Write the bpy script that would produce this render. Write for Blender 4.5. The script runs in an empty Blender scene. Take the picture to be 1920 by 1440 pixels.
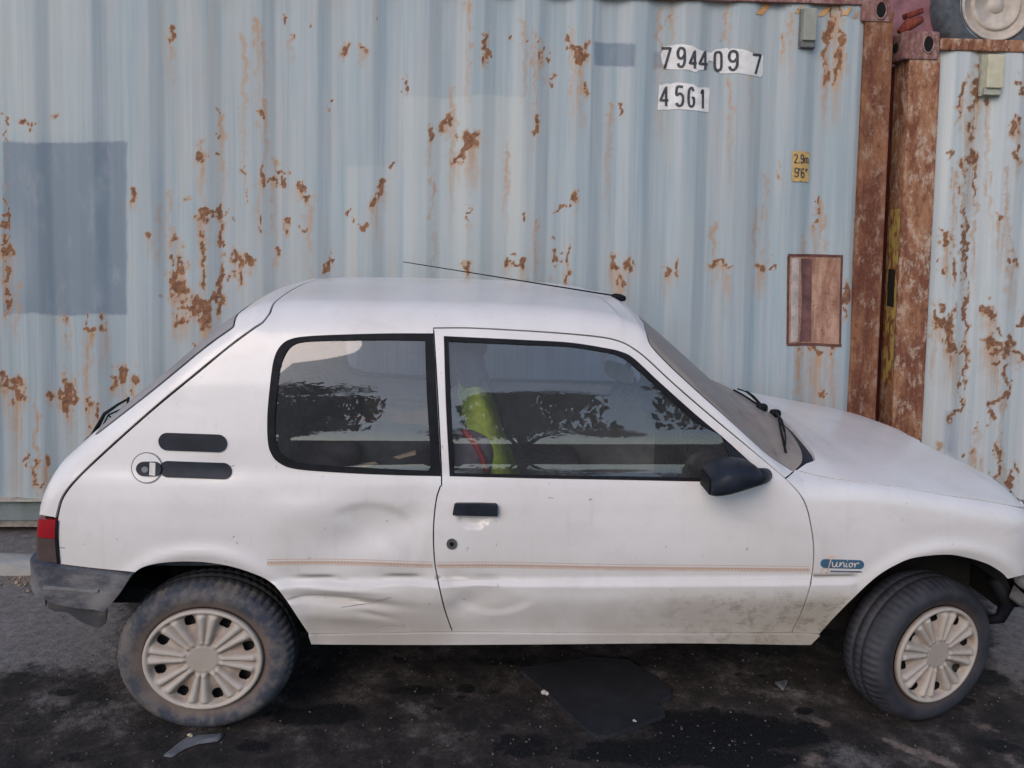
import bpy, bmesh, math, random
import numpy as np
from mathutils import Vector, Matrix, geometry
random.seed(5); rng = np.random.default_rng(5)
SC = bpy.context.scene; COL = SC.collection
rad = math.radians
# ------------------------------------------------------------------ camera, sky, sun, exposure
FPX, CYP = 1500.0, 490.0
CAM = np.array([0, -2.52, 1.68])
def _basis(yaw, pitch, roll):
    f = np.array([math.sin(yaw)*math.cos(pitch), math.cos(yaw)*math.cos(pitch), -math.sin(pitch)])
    r = np.array([math.cos(yaw), -math.sin(yaw), 0]); u = np.cross(r, f); c, s = math.cos(roll), math.sin(roll)
    return c*r+s*u, -s*r+c*u, f
RT, UP, FW = _basis(rad(2.7), rad(3.5), rad(1.03))
cd = bpy.data.cameras.new('camera'); cam = bpy.data.objects.new('camera', cd); COL.objects.link(cam); SC.camera = cam
cd.sensor_width = 36; cd.lens = FPX/1920*36; cd.shift_y = -(720-CYP)/1920; cd.clip_end = 1000; cd.clip_start = .05
cam.matrix_world = Matrix(((RT[0], UP[0], -FW[0], CAM[0]), (RT[1], UP[1], -FW[1], CAM[1]), (RT[2], UP[2], -FW[2], CAM[2]), (0, 0, 0, 1)))
SUN_EL, SUN_AZ = 33.0, 208.0      # azimuth clockwise from +y: behind the camera, from its left
w = bpy.data.worlds.new('World'); SC.world = w; w.use_nodes = True
nt = w.node_tree; bg = nt.nodes['Background']; sk = nt.nodes.new('ShaderNodeTexSky'); sk.sky_type = 'NISHITA'; sk.sun_disc = False
sk.sun_elevation = rad(SUN_EL); sk.sun_rotation = rad(SUN_AZ); sk.dust_density = 1.0; sk.air_density = 1.0
nt.links.new(sk.outputs[0], bg.inputs[0]); bg.inputs[1].default_value = 0.15
sd = bpy.data.lights.new('sun', 'SUN'); sun = bpy.data.objects.new('sun', sd); COL.objects.link(sun)
sd.energy = 0.85; sd.angle = rad(30); sd.color = (1, .815, .705)
_d = Vector((math.sin(rad(SUN_AZ))*math.cos(rad(SUN_EL)), math.cos(rad(SUN_AZ))*math.cos(rad(SUN_EL)), math.sin(rad(SUN_EL))))
sun.rotation_euler = _d.to_track_quat('Z', 'Y').to_euler()
SC.view_settings.view_transform = 'Standard'; SC.view_settings.look = 'None'; SC.view_settings.exposure = 0.45; SC.view_settings.gamma = 1
SC.view_settings.use_curve_mapping = False
SC.render.resolution_x = 1024; SC.render.resolution_y = 768

# ------------------------------------------------------------------ helpers
def rays(px, py):
    a = (np.asarray(px, float)-960)/FPX; b = -(np.asarray(py, float)-CYP)/FPX
    return FW+a[..., None]*RT+b[..., None]*UP
def onY(px, py, Y):
    d = rays(px, py); t = (Y-CAM[1])/d[..., 1]; return CAM+t[..., None]*d
def onZ(px, py, Z=0.):
    d = rays(px, py); t = (Z-CAM[2])/d[..., 2]; return CAM+t[..., None]*d
def proj(P):
    v = np.asarray(P)-CAM; w_ = v@FW; return 960+FPX*(v@RT)/w_, CYP-FPX*(v@UP)/w_
def V(p): return Vector([float(c) for c in p])
def tag(o, label=None, cat=None, group=None, kind=None):
    for k, v in (('label', label), ('category', cat), ('group', group), ('kind', kind)):
        if v: o[k] = v
    return o
def empty(name, loc, label, cat, group=None):
    o = bpy.data.objects.new(name, None); COL.objects.link(o); o.location = loc; return tag(o, label, cat, group)
def mk(name, verts, faces, mat, parent=None, smooth=True, normals=None, attr=None, origin=None):
    me = bpy.data.meshes.new(name); verts = np.asarray(verts, float)
    off = np.zeros(3)
    if parent is not None:
        p = parent; 
        while p is not None: off = off+np.array(p.location); p = p.parent
    if origin is not None: off = np.asarray(origin, float)
    me.from_pydata((verts-off).tolist(), [], [list(map(int, f)) for f in faces])
    if smooth: me.polygons.foreach_set('use_smooth', [True]*len(me.polygons))
    if isinstance(mat, (list, tuple)):
        for m in mat: me.materials.append(m)
    else: me.materials.append(mat)
    if attr:
        for k, a in attr.items():
            ca = me.color_attributes.new(k, 'FLOAT_COLOR', 'POINT'); ca.data.foreach_set('color', np.asarray(a, np.float32).ravel())
    if normals is not None: me.normals_split_custom_set_from_vertices([tuple(n) for n in normals])
    me.update()
    o = bpy.data.objects.new(name, me); COL.objects.link(o)
    if parent is not None: o.parent = parent
    if origin is not None and parent is None: o.location = tuple(origin)
    return o
class MB:
    """collects shapes; one mesh object at build"""
    def __init__(s): s.v = []; s.f = []
    def add(s, v, f):
        b = len(s.v); s.v += [tuple(map(float, p)) for p in v]; s.f += [[i+b for i in q] for q in f]
    def box(s, c, d, rot=None, bev=0.0):
        bm = bmesh.new(); bmesh.ops.create_cube(bm, size=1)
        for v in bm.verts: v.co = Vector((v.co.x*d[0], v.co.y*d[1], v.co.z*d[2]))
        if bev: bmesh.ops.bevel(bm, geom=bm.edges[:], offset=bev, segments=2, profile=.6, affect='EDGES')
        M = Matrix.Translation(V(c)) @ (rot.to_4x4() if rot is not None else Matrix())
        bm.verts.index_update(); s.add([M@v.co for v in bm.verts], [[v.index for v in f.verts] for f in bm.faces]); bm.free()
    def tube(s, pts, r, n=10, closed=False):
        pts = [V(p) for p in pts]; N = len(pts); rr = r if isinstance(r, (list, tuple)) else [r]*N; vs = []; fs = []
        pn = None
        for i in range(N):
            a = pts[i-1] if (i > 0 or closed) else pts[i]; b = pts[(i+1) % N] if (i < N-1 or closed) else pts[i]
            t = (b-a).normalized()
            if pn is None: pn = t.orthogonal().normalized()
            pn = (pn-t*pn.dot(t)).normalized(); bn = t.cross(pn)
            for k in range(n):
                an = 2*math.pi*k/n; vs.append(pts[i]+rr[i]*(math.cos(an)*pn+math.sin(an)*bn))
        for i in range(N if closed else N-1):
            j = (i+1) % N
            for k in range(n): fs.append([i*n+k, i*n+(k+1) % n, j*n+(k+1) % n, j*n+k])
        if not closed: fs.append(list(range(n))[::-1]); fs.append([(N-1)*n+k for k in range(n)])
        s.add(vs, fs)
    def sell(s, c, rr, e1=.5, e2=.5, rot=None, nu=28, nv=18, taper=0.0):
        vs = []; fs = []; sp = lambda q, e: math.copysign(abs(q)**e, q)
        M = Matrix.Translation(V(c)) @ (rot.to_4x4() if rot is not None else Matrix())
        for j in range(nv+1):
            ph = -math.pi/2+math.pi*j/nv
            for i in range(nu):
                th = 2*math.pi*i/nu; z = rr[2]*sp(math.sin(ph), e1); k = 1-taper*z/rr[2]
                vs.append(M@Vector((k*rr[0]*sp(math.cos(ph), e1)*sp(math.cos(th), e2), k*rr[1]*sp(math.cos(ph), e1)*sp(math.sin(th), e2), z)))
        for j in range(nv):
            for i in range(nu): fs.append([j*nu+i, j*nu+(i+1) % nu, (j+1)*nu+(i+1) % nu, (j+1)*nu+i])
        s.add(vs, fs)
    def build(s, name, mat, parent=None, smooth=True, origin=None):
        return mk(name, s.v, s.f, mat, parent, smooth, origin=origin)
def RX(a): return Matrix.Rotation(rad(a), 3, 'X')
def RY(a): return Matrix.Rotation(rad(a), 3, 'Y')
def RZ(a): return Matrix.Rotation(rad(a), 3, 'Z')

# ------------------------------------------------------------------ materials
class NT:
    def __init__(s, name):
        s.m = bpy.data.materials.new(name); s.m.use_nodes = True; s.t = s.m.node_tree; s.b = s.t.nodes['Principled BSDF']; s.co = None
    def n(s, ty, **kw):
        o = s.t.nodes.new('ShaderNode'+ty)
        for k, v in kw.items():
            if k in o.inputs.keys() if isinstance(k, str) else False: s.set(o.inputs[k], v)
            else: setattr(o, k, v)
        return o
    def set(s, inp, v):
        if isinstance(v, bpy.types.NodeSocket): s.t.links.new(v, inp)
        elif isinstance(v, (tuple, list)) and len(v) == 3 and inp.type == 'RGBA': inp.default_value = (*v, 1)
        else: inp.default_value = v
    def coord(s, scale=(1, 1, 1)):
        if s.co is None: s.co = s.n('TexCoord').outputs['Object']
        mp = s.n('Mapping'); s.set(mp.inputs['Vector'], s.co); mp.inputs['Scale'].default_value = scale; return mp.outputs[0]
    def noise(s, scale, detail=4, rough=.6, sc=(1, 1, 1), dist=0.0):
        o = s.n('TexNoise'); o.inputs['Scale'].default_value = scale; o.inputs['Detail'].default_value = detail; o.inputs['Roughness'].default_value = rough
        o.inputs['Distortion'].default_value = dist; s.set(o.inputs['Vector'], s.coord(sc)); return o.outputs['Fac']
    def math(s, op, a, b=0.0, c=0.0):
        o = s.n('Math'); o.operation = op; s.set(o.inputs[0], a); s.set(o.inputs[1], b)
        if op in ('MULTIPLY_ADD',): s.set(o.inputs[2], c)
        return o.outputs[0]
    def ramp(s, f, a, b, o0=0.0, o1=1.0):
        o = s.n('MapRange'); o.interpolation_type = 'SMOOTHSTEP'; s.set(o.inputs['Value'], f); s.set(o.inputs['From Min'], a); s.set(o.inputs['From Max'], b)
        s.set(o.inputs['To Min'], o0); s.set(o.inputs['To Max'], o1); return o.outputs['Result']
    def mix(s, f, a, b, mode='MIX'):
        o = s.n('Mix'); o.data_type = 'RGBA'; o.blend_type = mode; s.set(o.inputs[0], f); s.set(o.inputs[6], a); s.set(o.inputs[7], b); return o.outputs[2]
    def attr(s, name):
        a = s.n('Attribute'); a.attribute_name = name; sp = s.n('SeparateColor'); s.set(sp.inputs[0], a.outputs['Color']); return sp.outputs[0], sp.outputs[1], sp.outputs[2], a.outputs['Alpha']
    def xyz(s):
        s.coord(); sp = s.n('SeparateXYZ'); s.set(sp.inputs[0], s.co); return sp.outputs
    def bump(s, h, strength=.3, dist=.01):
        o = s.n('Bump'); o.inputs['Strength'].default_value = strength; o.inputs['Distance'].default_value = dist; s.set(o.inputs['Height'], h); s.set(s.b.inputs['Normal'], o.outputs[0])
    def out(s, **kw):
        for k, v in kw.items(): s.set(s.b.inputs[k.replace('_', ' ')], v)
        return s.m
def simple(name, col, rough=.6, var=.25, scale=20, metal=0.0, bump=0.0, spec=.5):
    q = NT(name); nz = q.noise(scale, 5); c2 = tuple(min(1, c*(1+var)) for c in col); c1 = tuple(c*(1-var) for c in col)
    if bump: q.bump(q.noise(scale*6, 3), bump, .002)
    return q.out(Base_Color=q.mix(q.ramp(nz, .3, .7), c1, c2), Roughness=rough, Metallic=metal, Specular_IOR_Level=spec)

def car_paint(dent=True):
    q = NT('white_car_paint'); X, Y, Z = q.xyz()
    base = q.mix(q.ramp(q.noise(3, 4), .35, .7), (.70, .67, .645), (.76, .735, .715))
    fine = q.noise(60, 5, .7); big = q.noise(2.2, 5, .6)
    low = q.ramp(Z, .62, .25)                                         # splashed dirt on the lower body
    dirt = q.math('MULTIPLY', low, q.ramp(big, .30, .70, .25, .75))
    c = q.mix(dirt, base, (.36, .31, .25))
    fr = q.math('MULTIPLY', q.ramp(X, .0, .9), q.ramp(Z, .47, .40))    # mud specks ahead of the front wheel
    sp = q.math('MULTIPLY', fr, q.ramp(q.noise(16, 8, .8, (1, 1, 1.6)), .48, .62))
    c = q.mix(q.math('MULTIPLY', sp, .9), c, (.15, .12, .09))
    c = q.mix(q.math('MULTIPLY', fr, .6), c, (.37, .32, .24))
    stre = q.math('MULTIPLY', q.ramp(q.noise(9, 4, .6, (3, 3, .3)), .55, .75), .10)
    c = q.mix(stre, c, (.40, .33, .27))
    c = q.mix(q.math('MULTIPLY', q.ramp(q.noise(4.5, 7, .7, (1, 1, 1.4), .8), .50, .72), .16), c, (.42, .38, .35))
    specks = q.ramp(q.noise(38, 2, .5), .73, .78)
    c = q.mix(q.math('MULTIPLY', specks, .35), c, (.2, .17, .15))
    top = q.math('MULTIPLY', q.ramp(Z, 1.15, 1.33), q.ramp(big, .35, .7, .05, .28))  # roof dust, tinted warm to offset the blue sky light
    c = q.mix(top, c, (.60, .50, .44))
    bp = q.n('Bump'); bp.inputs['Strength'].default_value = .05; bp.inputs['Distance'].default_value = .01; q.set(bp.inputs['Height'], q.noise(5, 3))
    q.set(q.b.inputs['Normal'], bp.outputs[0])
    return q.out(Base_Color=c, Roughness=q.ramp(q.math('ADD', dirt, q.math('MULTIPLY', fine, .3)), .05, .6, .30, .75), Specular_IOR_Level=.5, Coat_Weight=.30, Coat_Roughness=.10)
PAINT = car_paint()
BLACK = simple('black_rubber', (.008, .009, .012), .6, .3, 30, spec=.15)
BPLASTIC = simple('black_plastic', (.014, .018, .027), .5, .35, 14, bump=.15, spec=.25)
DARK = simple('dark_underbody', (.012, .011, .010), .95, .4, 9)
FABRIC = simple('dark_seat_fabric', (.09, .095, .105), .95, .3, 40, bump=.4)
TRIM = simple('grey_trim', (.30, .30, .30), .8, .15, 12)
CHROME = simple('dull_metal', (.35, .34, .33), .35, .2, 20, metal=.9)
LIGHTM = simple('pale_plastic', (.45, .46, .46), .5, .1, 20)
def glass_mat(name, tint, dust, dustcol, lo=.2, hi=.8):
    m = bpy.data.materials.new(name); m.use_nodes = True; t = m.node_tree; t.nodes.clear(); q = NT.__new__(NT); q.m = m; q.t = t; q.co = None
    out = q.n('OutputMaterial'); tr = q.n('BsdfTransparent'); tr.inputs[0].default_value = (*tint, 1); gl = q.n('BsdfGlossy'); gl.inputs['Roughness'].default_value = .01
    gl.inputs[0].default_value = (.95, .97, 1, 1)
    fr = q.n('Fresnel'); fr.inputs[0].default_value = 1.75; mx = q.n('MixShader'); q.set(mx.inputs[0], fr.outputs[0]); q.set(mx.inputs[1], tr.outputs[0]); q.set(mx.inputs[2], gl.outputs[0])
    df = q.n('BsdfDiffuse'); df.inputs[0].default_value = (*dustcol, 1); m2 = q.n('MixShader')
    q.set(m2.inputs[0], q.ramp(q.noise(5, 7, .7), lo, hi, dust*.45, dust)); q.set(m2.inputs[1], mx.outputs[0]); q.set(m2.inputs[2], df.outputs[0]); q.set(out.inputs[0], m2.outputs[0])
    return m
GLASS = glass_mat('side_glass', (.985, .99, 1.0), .075, (.50, .51, .53))  # thin pale dust, also lays a bright haze over the panes
SCREEN = glass_mat('dusty_windscreen_glass', (.50, .50, .50), .90, (.33, .285, .25), .1, .6)
REARG = glass_mat('dusty_rear_glass', (.55, .55, .55), .85, (.34, .32, .32), .1, .6)

# ------------------------------------------------------------------ car body surface (implicit, traced at its real depth)
YC = .775
def tab(L):
    P = np.array([onY(a, b, y) for a, b, y in L]); i = np.argsort(P[:, 0]); return P[i, 0], P[i, 2]
EX, EZ = tab([(60, 1000, .12), (64, 950, .12), (80, 908, .11), (110, 869, .10), (144, 837, .09), (172, 813, .08), (285, 722, .10), (380, 643, .13), (440, 598, .15), (475, 584, .17),
              (540, 578, .17), (640, 577, .17), (760, 578, .17), (900, 580, .17), (1000, 584, .17), (1100, 592, .17), (1165, 603, .165), (1205, 622, .16), (1250, 668, .15), (1300, 714, .135), (1367, 777, .11),
              (1433, 840, .08), (1478, 874, .06), (1505, 884, .055), (1549, 893, .055), (1617, 902, .06), (1686, 911, .065), (1778, 926, .075), (1847, 937, .085), (1920, 950, .10), (2050, 985, .13), (2150, 1030, .15)])
def sm(x, a, b):
    t = np.clip((x-a)/(b-a), 0, 1); return t*t*(3-2*t)
_pz = np.array([.10, .20, .28, .33, .42, .50, .58, .66, .74, .80, .84, .95, 1.1, 1.2, 1.30, 1.40])
_ps = np.array([.075, .048, .034, .024, .010, .006, .001, .0, .005, .016, .030, .050, .086, .118, .158, .210])
_zz = np.linspace(.1, 1.45, 700); _ss = np.interp(_zz, _pz, _ps)
_k = np.exp(-np.linspace(-2, 2, 31)**2); _k /= _k.sum(); _ss = np.convolve(np.pad(_ss, 15, 'edge'), _k, 'valid')
XR, XF = float(onY(381, 1238, .04)[0]), float(onY(1757, 1228, .06)[0])      # wheel centres
def gx(px, py, Y=.02): p = onY(px, py, Y); return float(p[0]), float(p[2])
DENTS = [(*gx(680, 1000), .14, .075, .020, 25), (*gx(770, 975), .05, .045, .010, 40), (*gx(570, 955), .10, .05, -.008, 10), (*gx(640, 1122), .16, .017, .020, -6), (*gx(640, 1100), .12, .010, -.006, -4), (*gx(735, 1078), .11, .030, .010, 5), (*gx(875, 1128), .075, .040, .013, 15), (*gx(700, 1150), .06, .012, .006, -14),
         (*gx(545, 1075), .06, .020, .006, 0), (*gx(640, 1155), .14, .022, -.005, -4), (*gx(790, 1060), .04, .07, .006, 0), (*gx(405, 885), .05, .03, .003, 0), (*gx(620, 1085), .05, .012, .006, -8)]
SWX0, SWX1 = gx(498, 1075)[0], gx(1600, 1095)[0]
def side_s(x, z, near=None):
    s = np.interp(z, _zz, _ss)
    s = s+.010*x*x*.5+.05*np.clip((x-1.1)/.9, 0, 2)**2+.02*np.clip((-.7-x)/.6, 0, 2)**2
    # swage line
    zs = .4895-.002*(x)
    wx = sm(x, SWX0-.02, SWX0+.05)*(1-sm(x, SWX1-.02, SWX1+.02))
    wav = np.where(x < .1, .004*np.sin(x*22)*sm(x, -.75, -.4)*(1-sm(x, -.1, .25)), 0)
    zq = z-wav
    band = (1-sm(zq, zs-.020, zs-.001))*sm(zq, .30, .44)
    s = s-.0145*band*wx+.0050*np.exp(-((zq-zs-.006)/.0035)**2)*wx
    # wheel arch flare
    for cx, cz, rx, rz in ((XR, .245, .345, .34), (XF, .25, .37, .335)):
        ro = np.sqrt(((x-cx)/rx)**2+((z-cz)/rz)**2)
        s = s-.011*np.exp(-((ro-.99)/.08)**2)*(z > .1)
    s = s+.006*sm(z, .315, .300)*0
    return s
def dents(x, z):
    d = 0*x
    for cx, cz, ax, az, dep, rot in DENTS:
        c, s_ = math.cos(rad(rot)), math.sin(rad(rot)); a = (x-cx)*c+(z-cz)*s_; b = -(x-cx)*s_+(z-cz)*c
        d = d+dep*np.exp(-(a/ax)**2-(b/az)**2)
    # crisper edged buckles
    for cx, cz, ax, az, dep, ux, uz in ((*gx(690, 1020), .185, .150, .009, .8, .9), (*gx(925, 1085), .17, .125, .0065, -.5, -1.0), (*gx(600, 1128), .15, .034, .007, .3, 1.0)):
        dx_, dz_ = (x-cx)/ax, (z-cz)/az; ro = np.sqrt(dx_**2+dz_**2); e_ = -.35+1.15*sm(dx_*ux+dz_*uz, -.5, .7); d = d+dep*(1-sm(ro, 0, 1))*(1-sm(e_, 0, .6))*.5+dep*sm(e_, 0, .6)*(1-sm(ro, .74, 1.0))*sm(dx_*ux+dz_*uz, -.9, .6)
    # recess under the door handle
    hx, hz = gx(890, 966); a = np.abs((x-hx)/.058); b = (hz-z)/.036
    d = d+.012*(1-sm(a*a+b*b, .35, 1.0))*sm(hz+.004-z, -.004, .004)
    return d
def smax(a, b, k):
    h = np.maximum(k-np.abs(a-b), 0)/k; return np.maximum(a, b)+h*h*k*.25
HX = [-1.5, -1.25, -1.0, -.78, -.65, .2, .52, .62, .75, .95, 1.10, 1.20, 1.28, 1.38, 1.9, 2.3]
HH = [.03, .055, .058, .042, .026, .016, .030, .075, .090, .100, .108, .078, .050, .034, .035, .02]
AA = [2, 2, 2, 2.2, 2.8, 2.8, 2.4, 2.0, 2.0, 2.2, 2.6, 2.6, 2.4, 2.3, 2.3, 2.2]
KK = [.10, .07, .055, .07, .11, .11, .08, .035, .03, .03, .035, .04, .04, .05, .07, .08]
XT = float(onY(70, 1000, .16)[0])-.026; XN = 2.14
def F(P):
    x, y, z = P[..., 0], P[..., 1], P[..., 2]
    yd = np.abs(y-YC)
    s = side_s(x, z); s = s+np.where(y < YC, dents(x, z), 0)
    fs = yd-(YC-s)
    ze = np.interp(x, EX, EZ); sl = (np.interp(x+.01, EX, EZ)-np.interp(x-.01, EX, EZ))/.02
    yn = np.clip(yd/(YC-.12), 0, 1.15)
    ft = (z-ze-np.interp(x, HX, HH)*(1-yn**np.interp(x, HX, AA)))/np.sqrt(1+sl*sl)
    f = smax(fs, ft, np.interp(x, HX, KK))
    f = smax(f, (XT-.01+.07*np.clip(yn, 0, 1)**3.5)-x, .08)
    f = smax(f, x-(XN-.16*yn**2.2+.1*np.clip(z-.6, -1, 1)*-1), .12)
    return smax(f, .19-z, .03)
ZC, U0, U1, RV = .52, -.85, 1.75, .8
VT = RV*math.pi/2
def uvP(uv, off=0.0, normals=False):
    uv = np.asarray(uv, float); u, ph = uv[:, 0], uv[:, 1]/RV
    psi = np.where(u < U0, (u-U0)/.7, np.where(u > U1, (u-U1)/.7, 0)); O = np.stack([np.clip(u, U0, U1), YC+0*u, ZC+0*u], 1)
    D = np.stack([np.sin(psi), -np.cos(psi)*np.cos(ph), np.cos(psi)*np.sin(ph)], 1)
    lo = np.zeros(len(u)); hi = np.full(len(u), 1.4)
    for _ in range(22):
        m = (lo+hi)/2; fi = F(O+m[:, None]*D) > 0; hi = np.where(fi, m, hi); lo = np.where(fi, lo, m)
    P = O+lo[:, None]*D
    if off == 0 and not normals: return P
    h = .0012; N = np.stack([F(P+np.eye(3)[i]*h)-F(P-np.eye(3)[i]*h) for i in range(3)], 1); N /= np.linalg.norm(N, axis=1)[:, None]
    P = P+N*np.asarray(off).reshape(-1, 1) if np.ndim(off) else P+N*off
    return (P, N) if normals else P
def P2uv(P):
    P = np.asarray(P, float); x = P[:, 0]; O = np.stack([np.clip(x, U0, U1), YC+0*x, ZC+0*x], 1); d = P-O
    psi = np.arcsin(np.clip(d[:, 0]/np.linalg.norm(d, axis=1), -1, 1)); ph = np.arctan2(d[:, 2], -d[:, 1])
    return np.stack([np.where(x < U0, U0+psi*.7, np.where(x > U1, U1+psi*.7, x)), ph*RV], 1)
def px2P(pts):
    pts = np.asarray(pts, float); d = rays(pts[:, 0], pts[:, 1]); t0 = (-.12-CAM[1])/d[:, 1]; n = 170
    ts = t0[:, None]+np.linspace(0, .95, n)[None, :]; Q = CAM+ts[..., None]*d[:, None, :]; f = F(Q)
    hit = f < 0; idx = np.where(hit.any(1), hit.argmax(1), f.argmin(1)); r = np.arange(len(pts)); t1 = ts[r, idx]; ta = ts[r, np.maximum(idx-1, 0)]
    ok = hit.any(1); lo, hi = ta.copy(), t1.copy()
    for _ in range(14):
        m = (lo+hi)/2; g = F(CAM+m[:, None]*d) < 0; hi = np.where(g, m, hi); lo = np.where(g, lo, m)
    t = np.where(ok, hi, t1); return CAM+t[:, None]*d
def px2uv(pts): return P2uv(px2P(pts))
def catmull(L, step=6.0):
    L = [np.array(p, float) for p in L]
    if len(L) < 3:
        n = max(2, int(np.linalg.norm(L[1]-L[0])/step)+1); return [L[0]+(L[1]-L[0])*i/(n-1) for i in range(n)]
    Q = [2*L[0]-L[1]]+L+[2*L[-1]-L[-2]]; out = []
    for i in range(1, len(Q)-2):
        n = max(1, int(np.linalg.norm(Q[i+1]-Q[i])/step)); a, b, c, d = Q[i-1:i+3]
        for k in range(n):
            t = k/n; out.append(.5*(2*b+(c-a)*t+(2*a-5*b+4*c-d)*t*t+(3*b-a-3*c+d)*t**3))
    out.append(L[-1]); return out
def seg(L, step=6.0): return px2uv(np.array(catmull(L, step)))
def smooth_uv(a, n=2):
    a = a.copy()
    for _ in range(n): a[1:-1] = .25*a[:-2]+.5*a[1:-1]+.25*a[2:]
    return a
def join(*segs):
    out = []
    for s_ in segs:
        for p in s_:
            if not out or np.hypot(*(out[-1]-p)) > .0015: out.append(np.array(p, float))
    if np.hypot(*(out[0]-out[-1])) < .0015: out.pop()
    return np.array(out)
def offset(poly, d):
    """inset a closed loop by d (positive = inwards)"""
    a = np.roll(poly, 1, 0); b = np.roll(poly, -1, 0); t = b-a; t /= np.linalg.norm(t, axis=1)[:, None]+1e-9
    area = .5*np.sum(poly[:, 0]*np.roll(poly[:, 1], -1)-np.roll(poly[:, 0], -1)*poly[:, 1]); sgn = 1 if area > 0 else -1
    return poly+sgn*d*np.stack([-t[:, 1], t[:, 0]], 1)
def inside(pts, loops):
    x, y = pts[:, 0], pts[:, 1]; c = np.zeros(len(pts), bool)
    for L in loops:
        a, b = L, np.roll(L, -1, 0)
        for (x1, y1), (x2, y2) in zip(a, b):
            if y1 == y2: continue
            m = ((y1 > y) != (y2 > y)); c ^= m & (x < (x2-x1)*(y-y1)/(y2-y1)+x1)
    return c
def dist_loops(pts, loops):
    d = np.full(len(pts), 9.)
    for L in loops:
        for i in range(0, len(L)): d = np.minimum(d, np.hypot(pts[:, 0]-L[i, 0], pts[:, 1]-L[i, 1]))
    return d
def tri(loops, gx_=.014, gv=.014, fine=None):
    al = np.concatenate(loops); lo, hi = al.min(0), al.max(0); us = np.arange(lo[0], hi[0], gx_); vs = np.arange(lo[1], hi[1], gv)
    if fine: vs = np.unique(np.concatenate([vs[(vs < fine[0]) | (vs > fine[1])], np.arange(max(fine[0], lo[1]), min(fine[1], hi[1]), fine[2])]))
    G = np.stack(np.meshgrid(us, vs), -1).reshape(-1, 2); G = G+np.array([.37, .21])*1e-3*np.sin(np.arange(len(G)))[:, None]
    G = G[inside(G, loops)]; G = G[dist_loops(G, loops) > .0045] if len(G) else G
    verts = [Vector(p) for p in al]+[Vector(p) for p in G]; edges = []; b = 0
    for L in loops: edges += [(b+i, b+(i+1) % len(L)) for i in range(len(L))]; b += len(L)
    ov, oe, of, *_ = geometry.delaunay_2d_cdt(verts, edges, [], 0, 1e-6)
    ov = np.array([tuple(v) for v in ov]); of = np.array([f for f in of if len(f) == 3]); cen = ov[of].mean(1); of = of[inside(cen, loops)]
    a = ov[of]; ar = (a[:, 1, 0]-a[:, 0, 0])*(a[:, 2, 1]-a[:, 0, 1])-(a[:, 2, 0]-a[:, 0, 0])*(a[:, 1, 1]-a[:, 0, 1])
    of = np.where((ar < 0)[:, None], of[:, ::-1], of); of = of[np.abs(ar) > 1e-9]
    return ov, of
FINE = (-.30, -.03, .005)
def panel(name, loops, mat, parent, off=0.0, thick=.012, gx_=.014, gv=.014, fine=None, mirror=None, flange_mat=None):
    """mirror: None near side only, 'both' one object with both halves, 'two' -> a second object on the far side"""
    if mirror == 'both':
        loops = [np.where((np.arange(2) == 1)[None] & (np.abs(L[:, 1:2]-VT) < .004), VT, L) for L in loops]
    ov, of = tri(loops, gx_, gv, fine); P, N = uvP(ov, off, True); n = len(P)
    verts, faces, norms = P, of[:, ::-1] if False else of, N
    # orientation: u to +x, v up, outward normal must match
    t = faces[0]; 
    A = P[faces]; fn = np.cross(A[:, 1]-A[:, 0], A[:, 2]-A[:, 0]); flip = (fn*N[faces[:, 0]]).sum(1) < 0; faces = np.where(flip[:, None], faces[:, ::-1], faces)
    cnt = {}
    for f in faces:
        for a, b in ((f[0], f[1]), (f[1], f[2]), (f[2], f[0])): cnt[(a, b)] = 1
    bd = [(a, b) for (a, b) in cnt if (b, a) not in cnt]
    V_ = [P]; N_ = [N]; F_ = [tuple(f) for f in faces]
    if thick and bd:
        ids = sorted({i for e in bd for i in e}); mp = {i: k for k, i in enumerate(ids)}; tang = np.zeros((len(ids), 3))
        for a, b in bd:
            tv = P[b]-P[a]; tang[mp[a]] += tv; tang[mp[b]] += tv
        no = np.cross(tang, N[ids]); no /= np.linalg.norm(no, axis=1)[:, None]+1e-9
        m = len(ids); V_ += [P[ids], P[ids]-N[ids]*thick]; N_ += [no, no]
        skip = set()
        for a, b in bd:
            if mirror == 'both' and abs(ov[a, 1]-RV*math.pi/2) < 1e-4 and abs(ov[b, 1]-RV*math.pi/2) < 1e-4: continue
            ia, ib = n+mp[a], n+mp[b]; F_.append((ib, ia, ia+m, ib+m))
    VV = np.concatenate(V_); NN = np.concatenate(N_)
    def mir(VV, NN, F_): return VV*[1, -1, 1]+[0, 2*YC, 0], NN*[1, -1, 1], [tuple(f)[::-1] for f in F_]
    if mirror == 'both':
        cm = np.where(np.abs(ov[:, 1]-VT) < 1e-5)[0]; P[cm, 1] = YC; VV[cm, 1] = YC; NN[cm, 1] = 0
        V2, N2, F2 = mir(VV, NN, F_); k = len(VV); wd = set(cm.tolist()); return mk(name, np.concatenate([VV, V2]), F_+[tuple(i if i in wd else i+k for i in f) for f in F2], mat, parent, True, np.concatenate([NN, N2]))
    o = mk(name, VV, F_, mat, parent, True, NN)
    if mirror == 'two':
        V2, N2, F2 = mir(VV, NN, F_); o2 = mk(name, V2, F2, mat, parent, True, N2); return o, o2
    return o
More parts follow.
